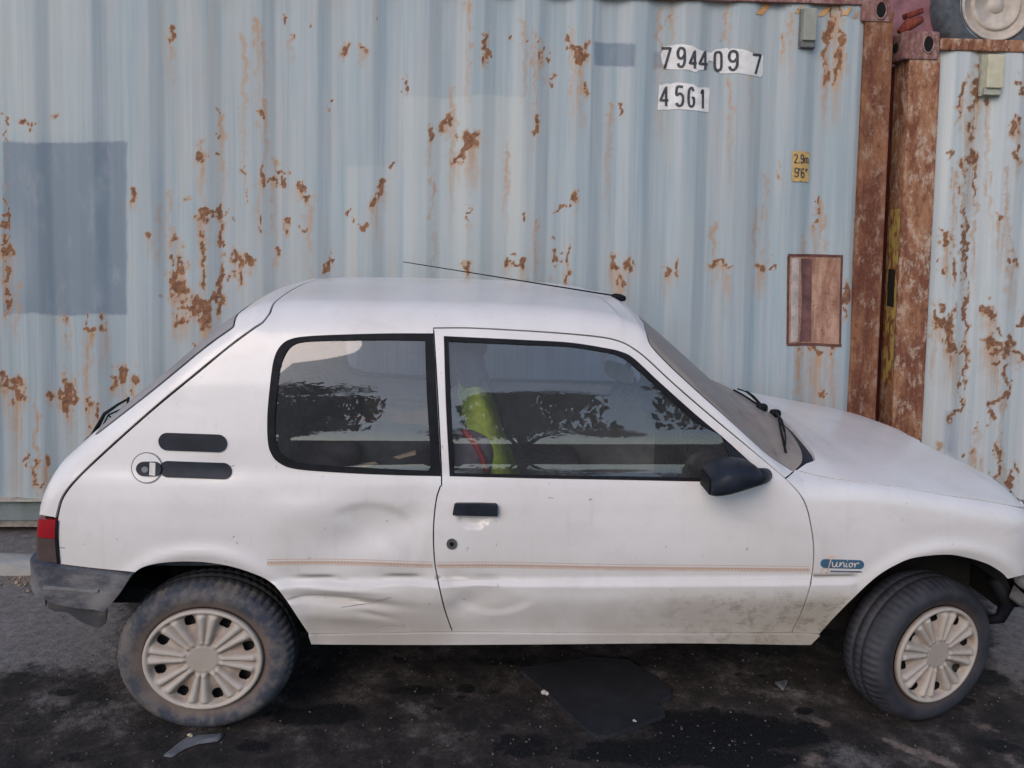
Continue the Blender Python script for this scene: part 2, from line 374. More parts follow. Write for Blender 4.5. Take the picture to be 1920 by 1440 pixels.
def ribbon(name, uvl, wid, off, mat, parent, both=False, build=True):
    uvl = np.asarray(uvl); t = np.gradient(uvl, axis=0); t /= np.linalg.norm(t, axis=1)[:, None]+1e-9; nn = np.stack([-t[:, 1], t[:, 0]], 1)
    k = 5; rows = [uvP(uvl+nn*wid*(j/(k-1)-.5), off) for j in range(k)]; n = len(uvl); Vv = np.concatenate(rows)
    Fc = [(j*n+i, j*n+i+1, (j+1)*n+i+1, (j+1)*n+i) for j in range(k-1) for i in range(n-1)]
    if not build: return Vv, Fc
    if both: mk(name, Vv*[1, -1, 1]+[0, 2*YC, 0], [f[::-1] for f in Fc], mat, parent)
    return mk(name, Vv, Fc, mat, parent)
# ------------------------------------------------------------------ the car
CO = (XR+1.2, YC, 0.0)
CAR = empty('hatchback_car', CO, 'dirty white three-door hatchback with dented rear flank, parked on the dark asphalt before the containers', 'car')
hs = seg([(111, 1058), (109, 1020), (107, 985), (110, 960), (120, 930), (150, 893), (217, 830), (293, 763), (367, 702), (433, 648), (478, 615), (493, 605), (507, 587)])
UR = float(hs[-1, 0])
def upto(p, u1, n=40, pw=1.0):
    t = np.linspace(0, 1, n); return np.stack([p[0]+(u1-p[0])*t**pw, p[1]+(VT-p[1])*t], 1)
roofseam = upto(hs[-1], UR-.015)
apil = seg([(1207, 607), (1213, 627), (1220, 647), (1250, 680), (1300, 727), (1367, 787), (1433, 847), (1470, 873), (1488, 884)])
wtop = upto(apil[0], apil[0, 0]+.115, pw=1.9)
doortop = seg([(813, 615), (880, 615), (980, 620), (1067, 626), (1133, 633), (1167, 642), (1190, 655), (1213, 673), (1267, 723), (1333, 780), (1417, 850), (1473, 897)])
doorrear = seg([(813, 615), (820, 730), (828, 893), (825, 913), (818, 937), (813, 985), (814, 1043), (820, 1083), (833, 1140), (848, 1184)])
doorfront = seg([(1473, 897), (1500, 927), (1513, 953), (1520, 983), (1525, 1017), (1525, 1057), (1521, 1087), (1517, 1106), (1503, 1147), (1484, 1186)])
silltop_r = seg([(848, 1184), (700, 1187), (578, 1189)]); silltop_d = seg([(848, 1184), (1100, 1187), (1300, 1187), (1484, 1186)]); silltop_f = seg([(1484, 1186), (1537, 1189)])
rarch = seg([(578, 1189), (560, 1162), (540, 1132), (520, 1105), (500, 1088), (477, 1077), (433, 1063), (383, 1055), (333, 1054), (293, 1058), (267, 1065), (254, 1074)])
farch = seg([(1537, 1189), (1570, 1153), (1613, 1110), (1647, 1080), (1680, 1060), (1713, 1047), (1763, 1041), (1797, 1043), (1840, 1054), (1867, 1067), (1887, 1084), (1900, 1110)])
qbot = seg([(254, 1074), (167, 1065), (111, 1058)])
shell = join(hs, roofseam, wtop[::-1], apil, np.array([doortop[-1]]), doortop[::-1], doorrear, silltop_r, rarch, qbot)
qouter = seg([(813, 625), (730, 625), (647, 627), (580, 630), (547, 635), (527, 647), (513, 675), (505, 733), (501, 783), (502, 827), (508, 850), (523, 868), (557, 880), (647, 887), (740, 891), (827, 893)])
qo = join(qouter, seg([(827, 893), (820, 760), (813, 625)]))
qi = join(seg([(797, 638), (720, 637), (647, 638), (580, 640), (553, 645), (537, 660), (525, 693), (518, 750), (515, 790), (516, 820), (523, 847), (547, 862), (580, 870), (680, 877), (780, 882), (803, 882), (809, 873)]), seg([(809, 873), (804, 800), (800, 733), (797, 638)]))
qo_hole = offset(qo, .002)
panel('body_shell', [offset(shell, .0022), qo], PAINT, CAR, fine=FINE, mirror='both')
qs = panel('window_seal', [offset(qo, .0005), qi], BLACK, CAR, off=.002, thick=.02, mirror='two')
panel('quarter_window', [offset(qi, -.003)], GLASS, CAR, off=-.004, thick=0, gx_=.03, gv=.03, mirror='two')
# doors
do = join(seg([(832, 630), (980, 637), (1067, 642), (1133, 652), (1167, 660), (1190, 673), (1233, 713), (1300, 773), (1358, 822), (1400, 860), (1443, 899)]), seg([(1443, 903), (1320, 903), (1167, 900), (1000, 897), (843, 893)]), seg([(843, 893), (836, 760), (832, 630)]))
di = join(seg([(841, 640), (980, 646), (1067, 650), (1133, 660), (1160, 667), (1183, 682), (1233, 727), (1300, 787), (1353, 817)]), seg([(1353, 817), (1368, 855), (1378, 895)]), seg([(1378, 897), (1167, 893), (1000, 890), (852, 887)]), seg([(852, 887), (846, 760), (841, 640)]))
door = join(doorrear, silltop_d, doorfront[::-1], doortop[::-1])
dl, dr = panel('door', [offset(door, .0022), do], PAINT, CAR, fine=FINE, thick=.014, mirror='two')
for D_, nm in ((dl, 0),):
    pass
ds = panel('window_seal', [offset(do, .0005), di], BLACK, dl, off=.002, thick=.018)
dg = panel('door_window', [offset(di, -.003)], GLASS, dl, off=-.004, thick=0, gx_=.03, gv=.03)
def mirror_obj(o, name, parent):
    m = o.data.copy(); co = np.array([v.co[:] for v in m.vertices])
    me = bpy.data.meshes.new(name); me.from_pydata((co*[1, -1, 1]).tolist(), [], [list(p.vertices)[::-1] for p in o.data.polygons]); me.polygons.foreach_set('use_smooth', [True]*len(me.polygons))
    for k in o.data.materials: me.materials.append(k)
    bpy.data.meshes.remove(m); r = bpy.data.objects.new(name, me); COL.objects.link(r); r.parent = parent; return r
mirror_obj(ds, 'window_seal', dr); mirror_obj(dg, 'door_window', dr)
mirror_obj(panel('door_card', [offset(join(seg([(860, 915), (1450, 920)]), seg([(1450, 920), (1480, 1180), (860, 1180)]), seg([(860, 1180), (860, 915)])), .01)], TRIM, CAR, off=-.035, thick=.02, gx_=.05, gv=.05), 'door_card', dr)
# black backing strips, the shade of the gaps put in as colour
for nm, s_ in (('door_gap_backing', doorrear), ('door_gap_backing', doorfront), ('door_gap_backing', doortop), ('hatch_gap_backing', join(hs, roofseam[:-1]))):
    ribbon(nm, s_, .034, -.013, BLACK, CAR, both=True)
# sill
sb = [(583, 1206), (800, 1207), (1000, 1206), (1280, 1204), (1497, 1207), (1520, 1206)]
sl = join(seg([(578, 1189), (848, 1185), (1100, 1187), (1300, 1187), (1484, 1187), (1537, 1189)]), seg([(1537, 1189), (1520, 1206)]), seg([(1520, 1206), (1497, 1207), (1280, 1204), (1000, 1206), (800, 1207), (583, 1206)]), seg([(583, 1206), (578, 1189)]))
panel('sill', [offset(sl, .001)], PAINT, CAR, off=.007, thick=.05, gx_=.02, gv=.006, mirror='two')
# fender
bseam = seg([(1490, 882), (1503, 884), (1549, 895), (1617, 904), (1686, 913), (1778, 929), (1847, 939), (1920, 953)])
p0 = bseam[-1]; pn = px2uv([(2050, 980)])[0]; nose_u = P2uv(np.array([[2.08, .30, .72]]))[0]
bs2 = join(bseam, np.array([p0+(nose_u-p0)*t for t in np.linspace(0, 1, 25)]))
lowf = P2uv(np.array([[2.10, .28, .45]]))[0]; bf = px2uv([(1920, 1079)])[0]
fend = join(bs2, np.array([nose_u+(lowf-nose_u)*t for t in np.linspace(0, 1, 12)]), np.array([lowf+(bf-lowf)*t for t in np.linspace(0, 1, 20)]), seg([(1920, 1079), (1889, 1086)]), farch[:-5][::-1], silltop_f[::-1], doorfront[::-1], apil[-1:], )
panel('fender', [offset(fend, .0022)], PAINT, CAR, fine=FINE, mirror='two')
# bonnet
cw_ = px2uv(np.array(catmull([(1490, 883), (1500, 876), (1510, 869)], 4)+catmull([(1512, 868), (1521, 865), (1527, 862)], 4)+catmull([(1527, 859), (1523, 848), (1508, 828), (1488, 805)], 4)))
def tocen(c, du=.012, n=30):
    t = np.linspace(0, 1, n)[1:]; u_ = c[-1, 0]+du*np.sin(t*math.pi/2); return np.concatenate([c, np.stack([u_, c[-1, 1]+(VT-c[-1, 1])*t], 1)])
cowl = tocen(cw_); wbl = px2uv(np.array(catmull([(1489, 884), (1500, 874), (1506, 862), (1503, 842), (1489, 818), (1472, 798)], 4)))
nose_c = np.array([nose_u[0]+.10, VT])
front_edge = np.array(catmull([nose_u, nose_u*.6+nose_c*.4+[.03, 0], nose_c], .02))
bon = join(bs2, front_edge, np.array([nose_c+(cowl[-1]-nose_c)*t for t in np.linspace(0, 1, 50)]), cowl[::-1])
bon = np.array([p for p in bon]); bi = offset(bon, .0022); bi[np.abs(bon[:, 1]-VT) < 1e-6, 1] = VT
panel('bonnet', [bi], PAINT, CAR, mirror='both', gx_=.018, gv=.018)
ribbon('bonnet_gap_backing', bs2, .03, -.013, BLACK, CAR, both=True)  # black backing strip that darkens the bonnet gap
# windscreen between the A-pillars
wb = tocen(wbl)
wsx = join(apil, wb, np.array([wb[-1]+(wtop[-1]-wb[-1])*t for t in np.linspace(0, 1, 40)]), wtop[::-1])
wi = offset(wsx, .003); wi[np.abs(wsx[:, 1]-VT) < 1e-6, 1] = VT
panel('windscreen', [wi], SCREEN, CAR, off=-.002, thick=0, mirror='both', gx_=.03, gv=.03)
ribbon('windscreen_seal', join(apil, wtop[1:]*1.0)[::1], .022, -.004, BLACK, CAR, both=True) if False else None
ribbon('windscreen_seal', apil, .020, -.005, BLACK, CAR, both=True)
ribbon('cowl_grille', cowl+[-.012, 0], .075, -.012, BPLASTIC, CAR, both=True)
# hatch with its glass
hb = P2uv(np.array([[XT+.03, YC, .70]]))[0]; tl_top = seg([(107, 973), (88, 970), (73, 967)])
hlow = np.array([tl_top[-1]+(np.array([hb[0], VT])-tl_top[-1])*t for t in np.linspace(0, 1, 40)])
hs_t = seg([(107, 973), (110, 960), (120, 930), (150, 893), (217, 830), (293, 763), (367, 702), (433, 648), (478, 615), (493, 605), (507, 587)])
hatch = join(hs_t, roofseam, np.array([roofseam[-1]+(hlow[-1]-roofseam[-1])*t for t in np.linspace(0, 1, 60)]), hlow[::-1], tl_top[::-1])
hg_out = np.array([hs_t[np.argmin(np.abs(hs_t[:, 0]-u))]+[-.012, .0] for u in np.linspace(-1.20, -.70, 30)])
ge = seg([(437, 613), (383, 652), (287, 731), (180, 815)])
gtopu, gbotu = ge[0, 0]+.0, ge[-1, 0]-.02
gtop = np.array([[ge[0, 0]-.0+(-.05)*t, ge[0, 1]+(VT-ge[0, 1])*t] for t in np.linspace(0, 1, 30)]); gbot = np.array([[ge[-1, 0]-.02*t, ge[-1, 1]+(VT-ge[-1, 1])*t] for t in np.linspace(0, 1, 30)])
gl = join(ge, gbot, np.array([gbot[-1]+(gtop[-1]-gbot[-1])*t for t in np.linspace(0, 1, 40)]), gtop[::-1])
# the glass opening reaches the centre plane, so cut the hatch half into one outline running round it
hatch2 = join(hs_t, roofseam, np.array([roofseam[-1]+(gtop[-1]-roofseam[-1])*t for t in np.linspace(0, 1, 10)]), gtop[::-1], ge, gbot, np.array([gbot[-1]+(hlow[-1]-gbot[-1])*t for t in np.linspace(0, 1, 30)]), hlow[::-1], tl_top[::-1])
hi2 = offset(hatch2, .0050); hi2[np.abs(hatch2[:, 1]-VT) < 1e-6, 1] = VT
hatch_o = panel('hatch', [hi2], PAINT, CAR, mirror='both', fine=None)
panel('rear_window', [gl], REARG, hatch_o, off=.003, thick=.006, mirror='both', gx_=.03, gv=.03)
# tail lamp and trim
RED = simple('red_lamp_plastic', (.34, .012, .02), .3, .2, 8); SMOKE = simple('smoked_lamp_plastic', (.085, .060, .055), .4, .25, 12)
def lampbox(pts_px, mat, name, off, extra_u=-.16, **k):
    L = np.array([px2uv([p])[0] for p in pts_px]); return L
a0, a1 = px2uv([(106, 973), (104, 1010)]); a2 = px2uv([(110, 1055)])[0]
def lamp(name, top, bot, mat, par):
    n = 8; r = [top+(bot-top)*t for t in np.linspace(0, 1, n)]; uL = U0-.7*1.05
    le = [np.array([uL, p[1]]) for p in r]; poly = join(np.array(r), np.array([r[-1]+(le[-1]-r[-1])*t for t in np.linspace(0, 1, 14)]), np.array(le[::-1]), np.array([le[0]+(r[0]-le[0])*t for t in np.linspace(0, 1, 14)]))
    return panel(name, [offset(poly, .001)], mat, par, off=.001, thick=.02, mirror='two')
tl = lamp('tail_lamp', a0+[0, -.003], a1, RED, CAR); lamp('tail_lamp_lens', a1, a2, SMOKE, CAR)
ribbon('tail_lamp_trim', seg([(108, 975), (107, 1012), (111, 1056)]), .008, .003, BLACK, CAR, both=True)
# rear bumper
def dirty(name, c1, c2, rough=.75, s=7):
    q = NT(name); return q.out(Base_Color=q.mix(q.ramp(q.noise(s, 8, .75, (.6, 1, 1.3)), .38, .62), c1, c2), Roughness=rough)
BUMP = dirty('weathered_bumper_plastic', (.045, .052, .070), (.17, .165, .165)); BUMPD = dirty('dusty_valance_plastic', (.05, .052, .06), (.15, .125, .105), s=5)
uE = U0-.7*1.5
def strip(name, tp, bt, mat, off, thick, extend=True, rnd=False):
    T = seg(tp, 4); B = seg(bt, 4)
    if extend: T = np.concatenate([[[uE, T[0, 1]]], T]); B = np.concatenate([[[uE, B[0, 1]]], B])
    fillT = np.concatenate([T[0]+(T[1]-T[0])*np.linspace(0, 1, 22)[:-1, None], T[1:]]); fillB = np.concatenate([B[0]+(B[1]-B[0])*np.linspace(0, 1, 22)[:-1, None], B[1:]])
    poly = join(fillT, np.array([fillT[-1]+(fillB[-1]-fillT[-1])*t for t in np.linspace(0, 1, 10)]), fillB[::-1], np.array([fillB[0]+(fillT[0]-fillB[0])*t for t in np.linspace(0, 1, 10)]))
    return panel(name, [poly], mat, CAR, off=off, thick=thick, mirror='both' if False else 'two', gx_=.012, gv=.008)
strip('rear_bumper', [(68, 1047), (85, 1054), (112, 1058), (167, 1067), (249, 1076)], [(68, 1098), (82, 1112), (110, 1125), (150, 1133), (199, 1139)], BUMP, .020, .07)
strip('bumper_rib', [(92, 1092), (150, 1096), (194, 1100)], [(92, 1097), (150, 1101), (194, 1105)], simple('worn_rib_plastic', (.20, .195, .20), .5, .2, 30), .026, .02, extend=False)
strip('rear_valance', [(92, 1124), (140, 1132), (198, 1138)], [(120, 1156), (150, 1176), (180, 1186), (196, 1178)], BUMPD, -.02, .03)
ys_, zs_ = np.meshgrid(np.linspace(.10, 2*YC-.10, 60), np.linspace(.36, .74, 24)); lo = np.full(ys_.shape, -1.75); hi = np.full(ys_.shape, -1.0)
for _ in range(22):
    m_ = (lo+hi)/2; o_ = F(np.stack([m_, ys_, zs_], -1)) > 0; lo = np.where(o_, m_, lo); hi = np.where(o_, hi, m_)
k_ = np.arange(23)[:, None]*60+np.arange(59)[None]; k_ = k_.ravel()
mk('rear_panel', np.stack([lo+.014, ys_, zs_], -1).reshape(-1, 3), np.stack([k_, k_+60, k_+61, k_+1], 1).tolist(), PAINT, CAR)
panel('pillar_trim', [join(seg([(445, 655), (500, 618), (560, 606)]), seg([(560, 606), (540, 622), (508, 660), (497, 735), (494, 800), (500, 860)]), seg([(500, 860), (300, 862)]), seg([(300, 862), (285, 800)]), seg([(285, 800), (445, 655)]))], TRIM, CAR, off=-.025, thick=.01, gx_=.04, gv=.04, mirror='two')
# front bumper and grille end (runs out of the frame)
f1 = P2uv(np.array([[XF+.30, .09, .505], [XN, .3, .49], [XN+.02, .3, .30], [XF+.29, .08, .36]]))
fp = join(*[np.array([f1[i]+(f1[(i+1) % 4]-f1[i])*t for t in np.linspace(0, 1, 14)]) for i in range(4)])
panel('front_bumper', [fp], BUMP, CAR, off=.02, thick=.06, mirror='two', gx_=.02, gv=.02)
LENS = simple('headlamp_lens', (.5, .52, .54), .15, .1, 10)
hl = P2uv(np.array([[2.06, .16, .69], [XN-.0, .45, .68], [XN, .45, .55], [2.07, .16, .56]])); hp = join(*[np.array([hl[i]+(hl[(i+1) % 4]-hl[i])*t for t in np.linspace(0, 1, 10)]) for i in range(4)])
panel('headlight', [hp], LENS, CAR, off=.006, thick=.03, mirror='two', gx_=.03, gv=.03)
# ---- details printed / fixed on the flank
def pill(x0, x1, y0, y1, tilt=0.0, n=14):
    r = (y1-y0)/2; cy = (y0+y1)/2; out = []
    for k in range(n+1): a = -math.pi/2+math.pi*k/n; out.append((x1-r+r*math.cos(a), cy+r*math.sin(a)))
    for k in range(n+1): a = math.pi/2+math.pi*k/n; out.append((x0+r+r*math.cos(a), cy+r*math.sin(a)))
    cx = (x0+x1)/2; return [(x, y+(x-cx)*tilt) for x, y in out]
def pxpanel(name, pts, mat, off, thick=.004, parent=CAR, g=.01, **k):
    return panel(name, [px2uv(pts)], mat, parent, off=off, thick=thick, gx_=g, gv=g, **k)
pxpanel('vent_cover', pill(298, 426, 813, 846, .035), BPLASTIC, .005, .006)
pxpanel('vent_cover', pill(300, 435, 866, 897, .035), BPLASTIC, .005, .006)
circ = lambda cx, cy, r, n=36, ry=None: [(cx+r*math.cos(2*math.pi*k/n), cy+(ry or r)*math.sin(2*math.pi*k/n)) for k in range(n)]
fc = pxpanel('fuel_cap', circ(276, 877, 27.5), PAINT, .004, .008)
GROOVE = simple('grey_gap_rubber', (.16, .15, .145), .7)  # grey ring around the fuel cap edge
fr_ = px2uv(circ(276, 877, 28.5)); ribbon('fuel_cap_seal', np.concatenate([fr_, fr_[:1]]), .003, .003, GROOVE, CAR)
pxpanel('fuel_cap_handle', pill(258, 305, 865, 893), BPLASTIC, .012, .012, fc)
pxpanel('fuel_cap_lock', circ(275, 880, 6), simple('grey_lock_plastic', (.16, .17, .19), .6), .0145, .003, fc)
pxpanel('sticker', [(284, 866), (295, 867), (294, 892), (283, 891)], simple('white_sticker', (.62, .58, .54), .6), .0135, .001, fc)
hd = pxpanel('door_handle', [(852, 944), (856, 942), (900, 942), (930, 943), (933, 946), (933, 965), (850, 963), (849, 960)], BPLASTIC, .020, .022, dl)
pxpanel('door_lock', circ(847, 1019, 10), CHROME, .005, .005, dl); pxpanel('door_lock_barrel', circ(847, 1019, 4), BLACK, .0065, .002, dl)
PIN = simple('faded_orange_pinstripe', (.52, .33, .24), .6, .15, 80); PING = simple('grey_pinstripe', (.45, .43, .43), .6)
ps = lambda a, b, dy: seg([(x, y+dy) for x, y in [(500, 1055), (640, 1054), (740, 1057), (816, 1060), (950, 1060), (1150, 1064), (1350, 1066), (1536, 1068)] if a <= x <= b])
for x0, x1, par in ((499, 741, CAR), (820, 1351, dl)):
    pass
q = NT('dotted_orange_pinstripe'); Xc = q.xyz()[0]; dots = q.math('GREATER_THAN', q.math('FRACT', q.math('MULTIPLY', Xc, 95.0)), .38)
DOT = q.out(Base_Color=q.mix(dots, (.58, .44, .36), (.50, .35, .27)), Roughness=.6)
BAND = simple('faded_beige_stripe', (.60, .50, .43), .6, .08, 30)
for nm, xs, par in (('pinstripe', [(501, 1055), (600, 1054), (700, 1056), (811, 1060)], CAR), ('pinstripe', [(819, 1060), (950, 1060), (1150, 1064), (1350, 1066), (1518, 1068)], dl)):
    ribbon(nm, seg(xs), .0075, .0008, DOT, par)
    ribbon('stripe_band', seg([(a, b+1.5) for a, b in xs]), .015, .0005, BAND, par)
    ribbon(nm+'_edge', seg([(a, b-6) for a, b in xs]), .0016, .0008, PIN, par)
# 'Junior' badge in a script hand on a blue lozenge
BLUE = simple('badge_blue', (.045, .125, .20), .5, .1); ORNG = simple('badge_cream', (.72, .62, .55), .5, .1)
bd_ = pxpanel('model_badge', pill(1538, 1620, 1049, 1066, .03), BLUE, .001, 0)
pxpanel('badge_bar', [(1557, 1069.5), (1614, 1070.5), (1617, 1073.5), (1556, 1072.5)], simple('badge_grey_blue', (.10, .13, .18), .5), .001, 0, g=.02)
J = [[(1560, 1053), (1561, 1061), (1565, 1062), (1568, 1056), (1569, 1053), (1568, 1061), (1572, 1062)],
     [(1573, 1062), (1575, 1054), (1575, 1060), (1579, 1054), (1582, 1056), (1582, 1062), (1585, 1061)],
     [(1587, 1055), (1586, 1062), (1589, 1062)], [(1588, 1050), (1589, 1051)],
     [(1596, 1055), (1592, 1057), (1592, 1062), (1596, 1062), (1598, 1058), (1596, 1055), (1600, 1057)],
     [(1602, 1055), (1602, 1063), (1604, 1057), (1609, 1055), (1610, 1057)]]
bv, bf_ = [], []
for st in J:
    v_, f_ = ribbon('', px2uv(np.array(catmull(st, 1.2))), .0034, .002, None, None, build=False); b = len(bv); bv += v_.tolist(); bf_ += [tuple(i+b for i in f) for f in f_]
mk('badge_lettering', bv, bf_, ORNG, bd_)
ribbon('badge_initial', px2uv(np.array(catmull([(1549, 1047), (1554, 1043), (1563, 1043), (1558, 1048), (1554, 1060), (1550, 1072), (1544, 1076), (1539, 1073), (1541, 1067), (1547, 1064)], 1.2))), .0040, .0026, simple('badge_salmon', (.66, .46, .36), .5), bd_)
# scuffs and scratches
SCR = simple('scuff_grey', (.30, .27, .25), .8, .3, 50)
for pts, wd in (([(640, 1139), (672, 1134), (700, 1130), (735, 1120)], .0022), ([(655, 1125), (700, 1127), (730, 1119)], .0015), ([(1104, 937), (1110, 936)], .004), ([(1028, 933), (1038, 934)], .002), ([(931, 1019), (931, 1024)], .0015),
                ([(112, 1026), (122, 1028)], .004), ([(436, 1008), (440, 1005)], .003), ([(444, 1016), (445, 1020)], .003), ([(868, 1124), (873, 1123)], .003), ([(700, 1178), (730, 1172), (760, 1176)], .0015), ([(415, 882), (440, 872)], .002)):
    ribbon('scuff', seg(pts, 2.0), wd, .0006, SCR, CAR)
# ---- door mirror
m = MB(); mr = rays(1370, 893); Pm = onY(1372, 892, -.105)
M_ = MB()
ml = [(1322, 923), (1322, 903), (1328, 883), (1350, 867), (1383, 858), (1413, 867), (1423, 883), (1423, 903), (1383, 917), (1333, 927)]
# housing: a lofted shell from the open rear rim to the pointed front
def ring(cx, cz, y, rx, rz, n=28, e=.75, tw=0): 
    sp = lambda q_: math.copysign(abs(q_)**e, q_); return [(cx+rx*sp(math.cos(2*math.pi*k/n))+tw*math.sin(2*math.pi*k/n), y, cz+rz*sp(math.sin(2*math.pi*k/n))) for k in range(n)]
def loft(M, rings, cap=True):
    n = len(rings[0]); v = [p for r in rings for p in r]; f = [(i*n+k, i*n+(k+1) % n, (i+1)*n+(k+1) % n, (i+1)*n+k) for i in range(len(rings)-1) for k in range(n)]
    if cap: f += [tuple(range(n))[::-1], tuple((len(rings)-1)*n+k for k in range(n))]
    M.add(v, f)
def at(px, py, Y): return tuple(onY(px, py, Y))
def yzring(cpx, cpy, Y, ry, hpx, n=24, e=.7):
    c = onY(cpx, cpy, Y); sc = (Y-CAM[1])/FPX; sp = lambda q_: math.copysign(abs(q_)**e, q_)
    return [(c[0], c[1]+ry*sp(math.cos(2*math.pi*k/n)), c[2]+hpx*sc*sp(math.sin(2*math.pi*k/n))) for k in range(n)]
loft(M_, [yzring(1324, 904, -.075, .062, 17), yzring(1326, 903, -.075, .070, 20), yzring(1334, 899, -.075, .078, 25), yzring(1344, 895, -.08, .084, 28), yzring(1357, 892, -.08, .085, 29), yzring(1380, 888, -.08, .080, 27), yzring(1403, 887, -.075, .068, 22), yzring(1418, 889, -.08, .06, 15), yzring(1424, 891, -.07, .03, 6)])
wm = M_.build('wing_mirror', BPLASTIC, CAR)
g_ = MB(); c = onY(1325, 908, -.10); g_.box((c[0]+.003, -.075, c[2]), (.004, .10, .05), bev=.001); g_.build('mirror_glass', BLACK, wm)
s_ = MB(); s_.tube([at(1408, 893, -.05), at(1428, 893, .0), at(1436, 890, .03)], [.028, .026, .022], 12); s_.build('mirror_arm', BPLASTIC, wm)
SAIL = panel('mirror_base', [join(seg([(1357, 826), (1400, 862), (1443, 900)]), seg([(1443, 902), (1382, 901)]), seg([(1382, 901), (1357, 826)]))], BPLASTIC, dl, off=.004, thick=.01, gx_=.02, gv=.02)
# ---- aerial and wipers
t_ = MB(); a_, b_ = onY(1160, 576, YC), onY(1166, 577, YC); z_ = uvP([[a_[0], VT]])[0]
t_.sell((a_[0], YC, z_[2]+.012), (.030, .016, .014), .7, .7, RY(12)); ant = t_.build('aerial_base', BLACK, CAR)
t_ = MB(); e_ = onY(756, 491, YC); t_.tube([(a_[0]+.0, YC, z_[2]+.016), tuple(e_)], [.0035, .0018], 6); t_.build('aerial_rod', BLACK, ant)
def on_body(u, v, off): return uvP([[u, v]], off)[0]
UPV = np.array([-.35, -.25, .8])
def bodypt(p, off): return px2P([p])[0]+UPV*off
def wiper(piv, arm, blade):
    t = MB(); t.sell(bodypt(piv, .012), (.022, .018, .016), .7, .7); t.tube([bodypt(piv, .016)]+[bodypt(p, .026) for p in arm], [.008]+[.0045]*len(arm), 8); o = t.build('wiper_arm', BLACK, CAR)
    t = MB(); t.tube([bodypt(p, .006) for p in catmull(blade, 8)], .0045, 6); q_ = catmull([blade[0], arm[-1], blade[-1]], 8); t.tube([bodypt(p, .020) for p in q_[1:-1]], .003, 6); t.build('wiper_blade', BLACK, o)
wiper((1455, 779), [(1468, 796), (1474, 818)], [(1461, 789), (1467, 818), (1474, 850)])
wiper((1430, 768), [(1416, 752), (1402, 742)], [(1376, 733), (1398, 745), (1426, 764)])
def cp(p): return tuple(onY(p[0], p[1], .52))
t = MB(); t.tube([cp((171, 822)), cp((196, 776)), cp((222, 758)), cp((240, 748))], [.010, .007, .005, .004], 8); t.sell(cp((170, 824)), (.02, .03, .014), .7, .7, RY(-45)); ra = t.build('wiper_arm', BLACK, hatch_o)
t = MB(); t.tube([cp((174, 818)), cp((205, 789)), cp((239, 759))], .006, 6); t.tube([cp((239, 759)), cp((241, 745))], .005, 6); t.tube([cp((190, 804)), cp((203, 778)), cp((226, 768))], .0035, 6); t.tube([cp((203, 778)), cp((210, 785))], .003, 6); t.build('wiper_blade', BLACK, ra)
# ---- wheel wells, floor, inner trim
def well(arch, name, z0=.16):
    P = uvP(arch, -.010); P0 = P.copy(); n = len(P); v = [tuple(p) for p in P]+[(p[0], .30, p[2]) for p in P]; f = [(i, i+1, n+i+1, n+i) for i in range(n-1)]
    k = len(v); v += [(P[0][0], .30, z0), (P[-1][0], .30, z0)]; f.append([n+i for i in range(n)]+[k+1, k])
    o = mk(name, v, f, DARK, CAR); mirror_obj(o, name, CAR)
well(rarch, 'wheel_arch_liner'); well(farch, 'wheel_arch_liner', .16)
m = MB(); m.box((float((XR+XF)/2), YC, .335), (XF-XR-.80, 1.36, .06)); m.box((XR, YC, .34), (.72, .90, .05)); m.box((XF, YC, .42), (.9, .90, .05)); m.box((XT+.24, YC, .36), (.30, 1.2, .05)); m.build('floor_pan', DARK, CAR, smooth=False)
m = MB(); m.tube([(XR, .25, .22), (XR, 1.3, .22)], .03, 10); m.tube([(XR-.3, 1.05, .2), (XF-.3, 1.02, .21)], .022, 8); m.box((XT+.16, 1.05, .24), (.16, .42, .14), bev=.04); m.build('axle_and_exhaust', DARK, CAR)
m = MB(); m.box((XF+.42, YC, .40), (.20, 1.10, .26), bev=.02); m.build('front_crossmember', DARK, CAR, smooth=False)
m = MB(); pts_liner = [(1.30, .20, 12), (XF-.34, .22, .30)]
m.tube([(XF+.26, .16, .42), (XF+.31, .16, .33), (XF+.30, .18, .26), (XF+.22, .2, .235)], [.03, .028, .02, .012], 8); m.build('torn_arch_liner', BLACK, CAR)
m = MB(); m.box((.97, YC, .74), (.24, 1.30, .12), RY(8), .04); m.box((.93, 1.12, .80), (.16, .38, .06), RY(8), .02); m.build('dashboard', FABRIC, CAR)
m = MB(); m.box((XT+.50, YC, .50), (.70, 1.25, .05)); m.build('load_floor', FABRIC, CAR, smooth=False); m = MB(); m.box((.95, YC, .45), (.05, 1.3, .5)); m.build('bulkhead', FABRIC, CAR, smooth=False)
# rear bench
m = MB(); m.sell((-.42, YC, .47), (.27, .62, .10), .4, .4); m.build('rear_seat_cushion', FABRIC, CAR)
m = MB(); m.sell((-.66, YC, .70), (.09, .62, .26), .45, .4, RY(-18)); rb = m.build('rear_seat_backrest', FABRIC, CAR)
def front_seat(y, hx, hz, lean=-16):
    m = MB(); m.sell((hx+.24, y, .46), (.27, .25, .10), .45, .45, RY(-6)); c_ = m.build('front_seat_cushion', FABRIC, CAR)
    m = MB(); m.sell((hx+.06, y, hz-.42), (.075, .24, .33), .5, .5, RY(lean), taper=.12); b_ = m.build('front_seat_backrest', FABRIC, CAR)
    m = MB(); m.sell((hx, y, hz), (.055, .13, .105), .75, .7, RY(lean*.6)); m.tube([(hx+.01, y-.05, hz-.16), (hx, y-.05, hz)], .007, 6); m.tube([(hx+.01, y+.05, hz-.16), (hx, y+.05, hz)], .007, 6); m.build('headrest', simple('headrest_grey_blue', (.035, .045, .06), .9, .2, 30), b_)
    return b_
h1 = onY(880, 676, .42); front_seat(.42, float(h1[0]), float(h1[2]))
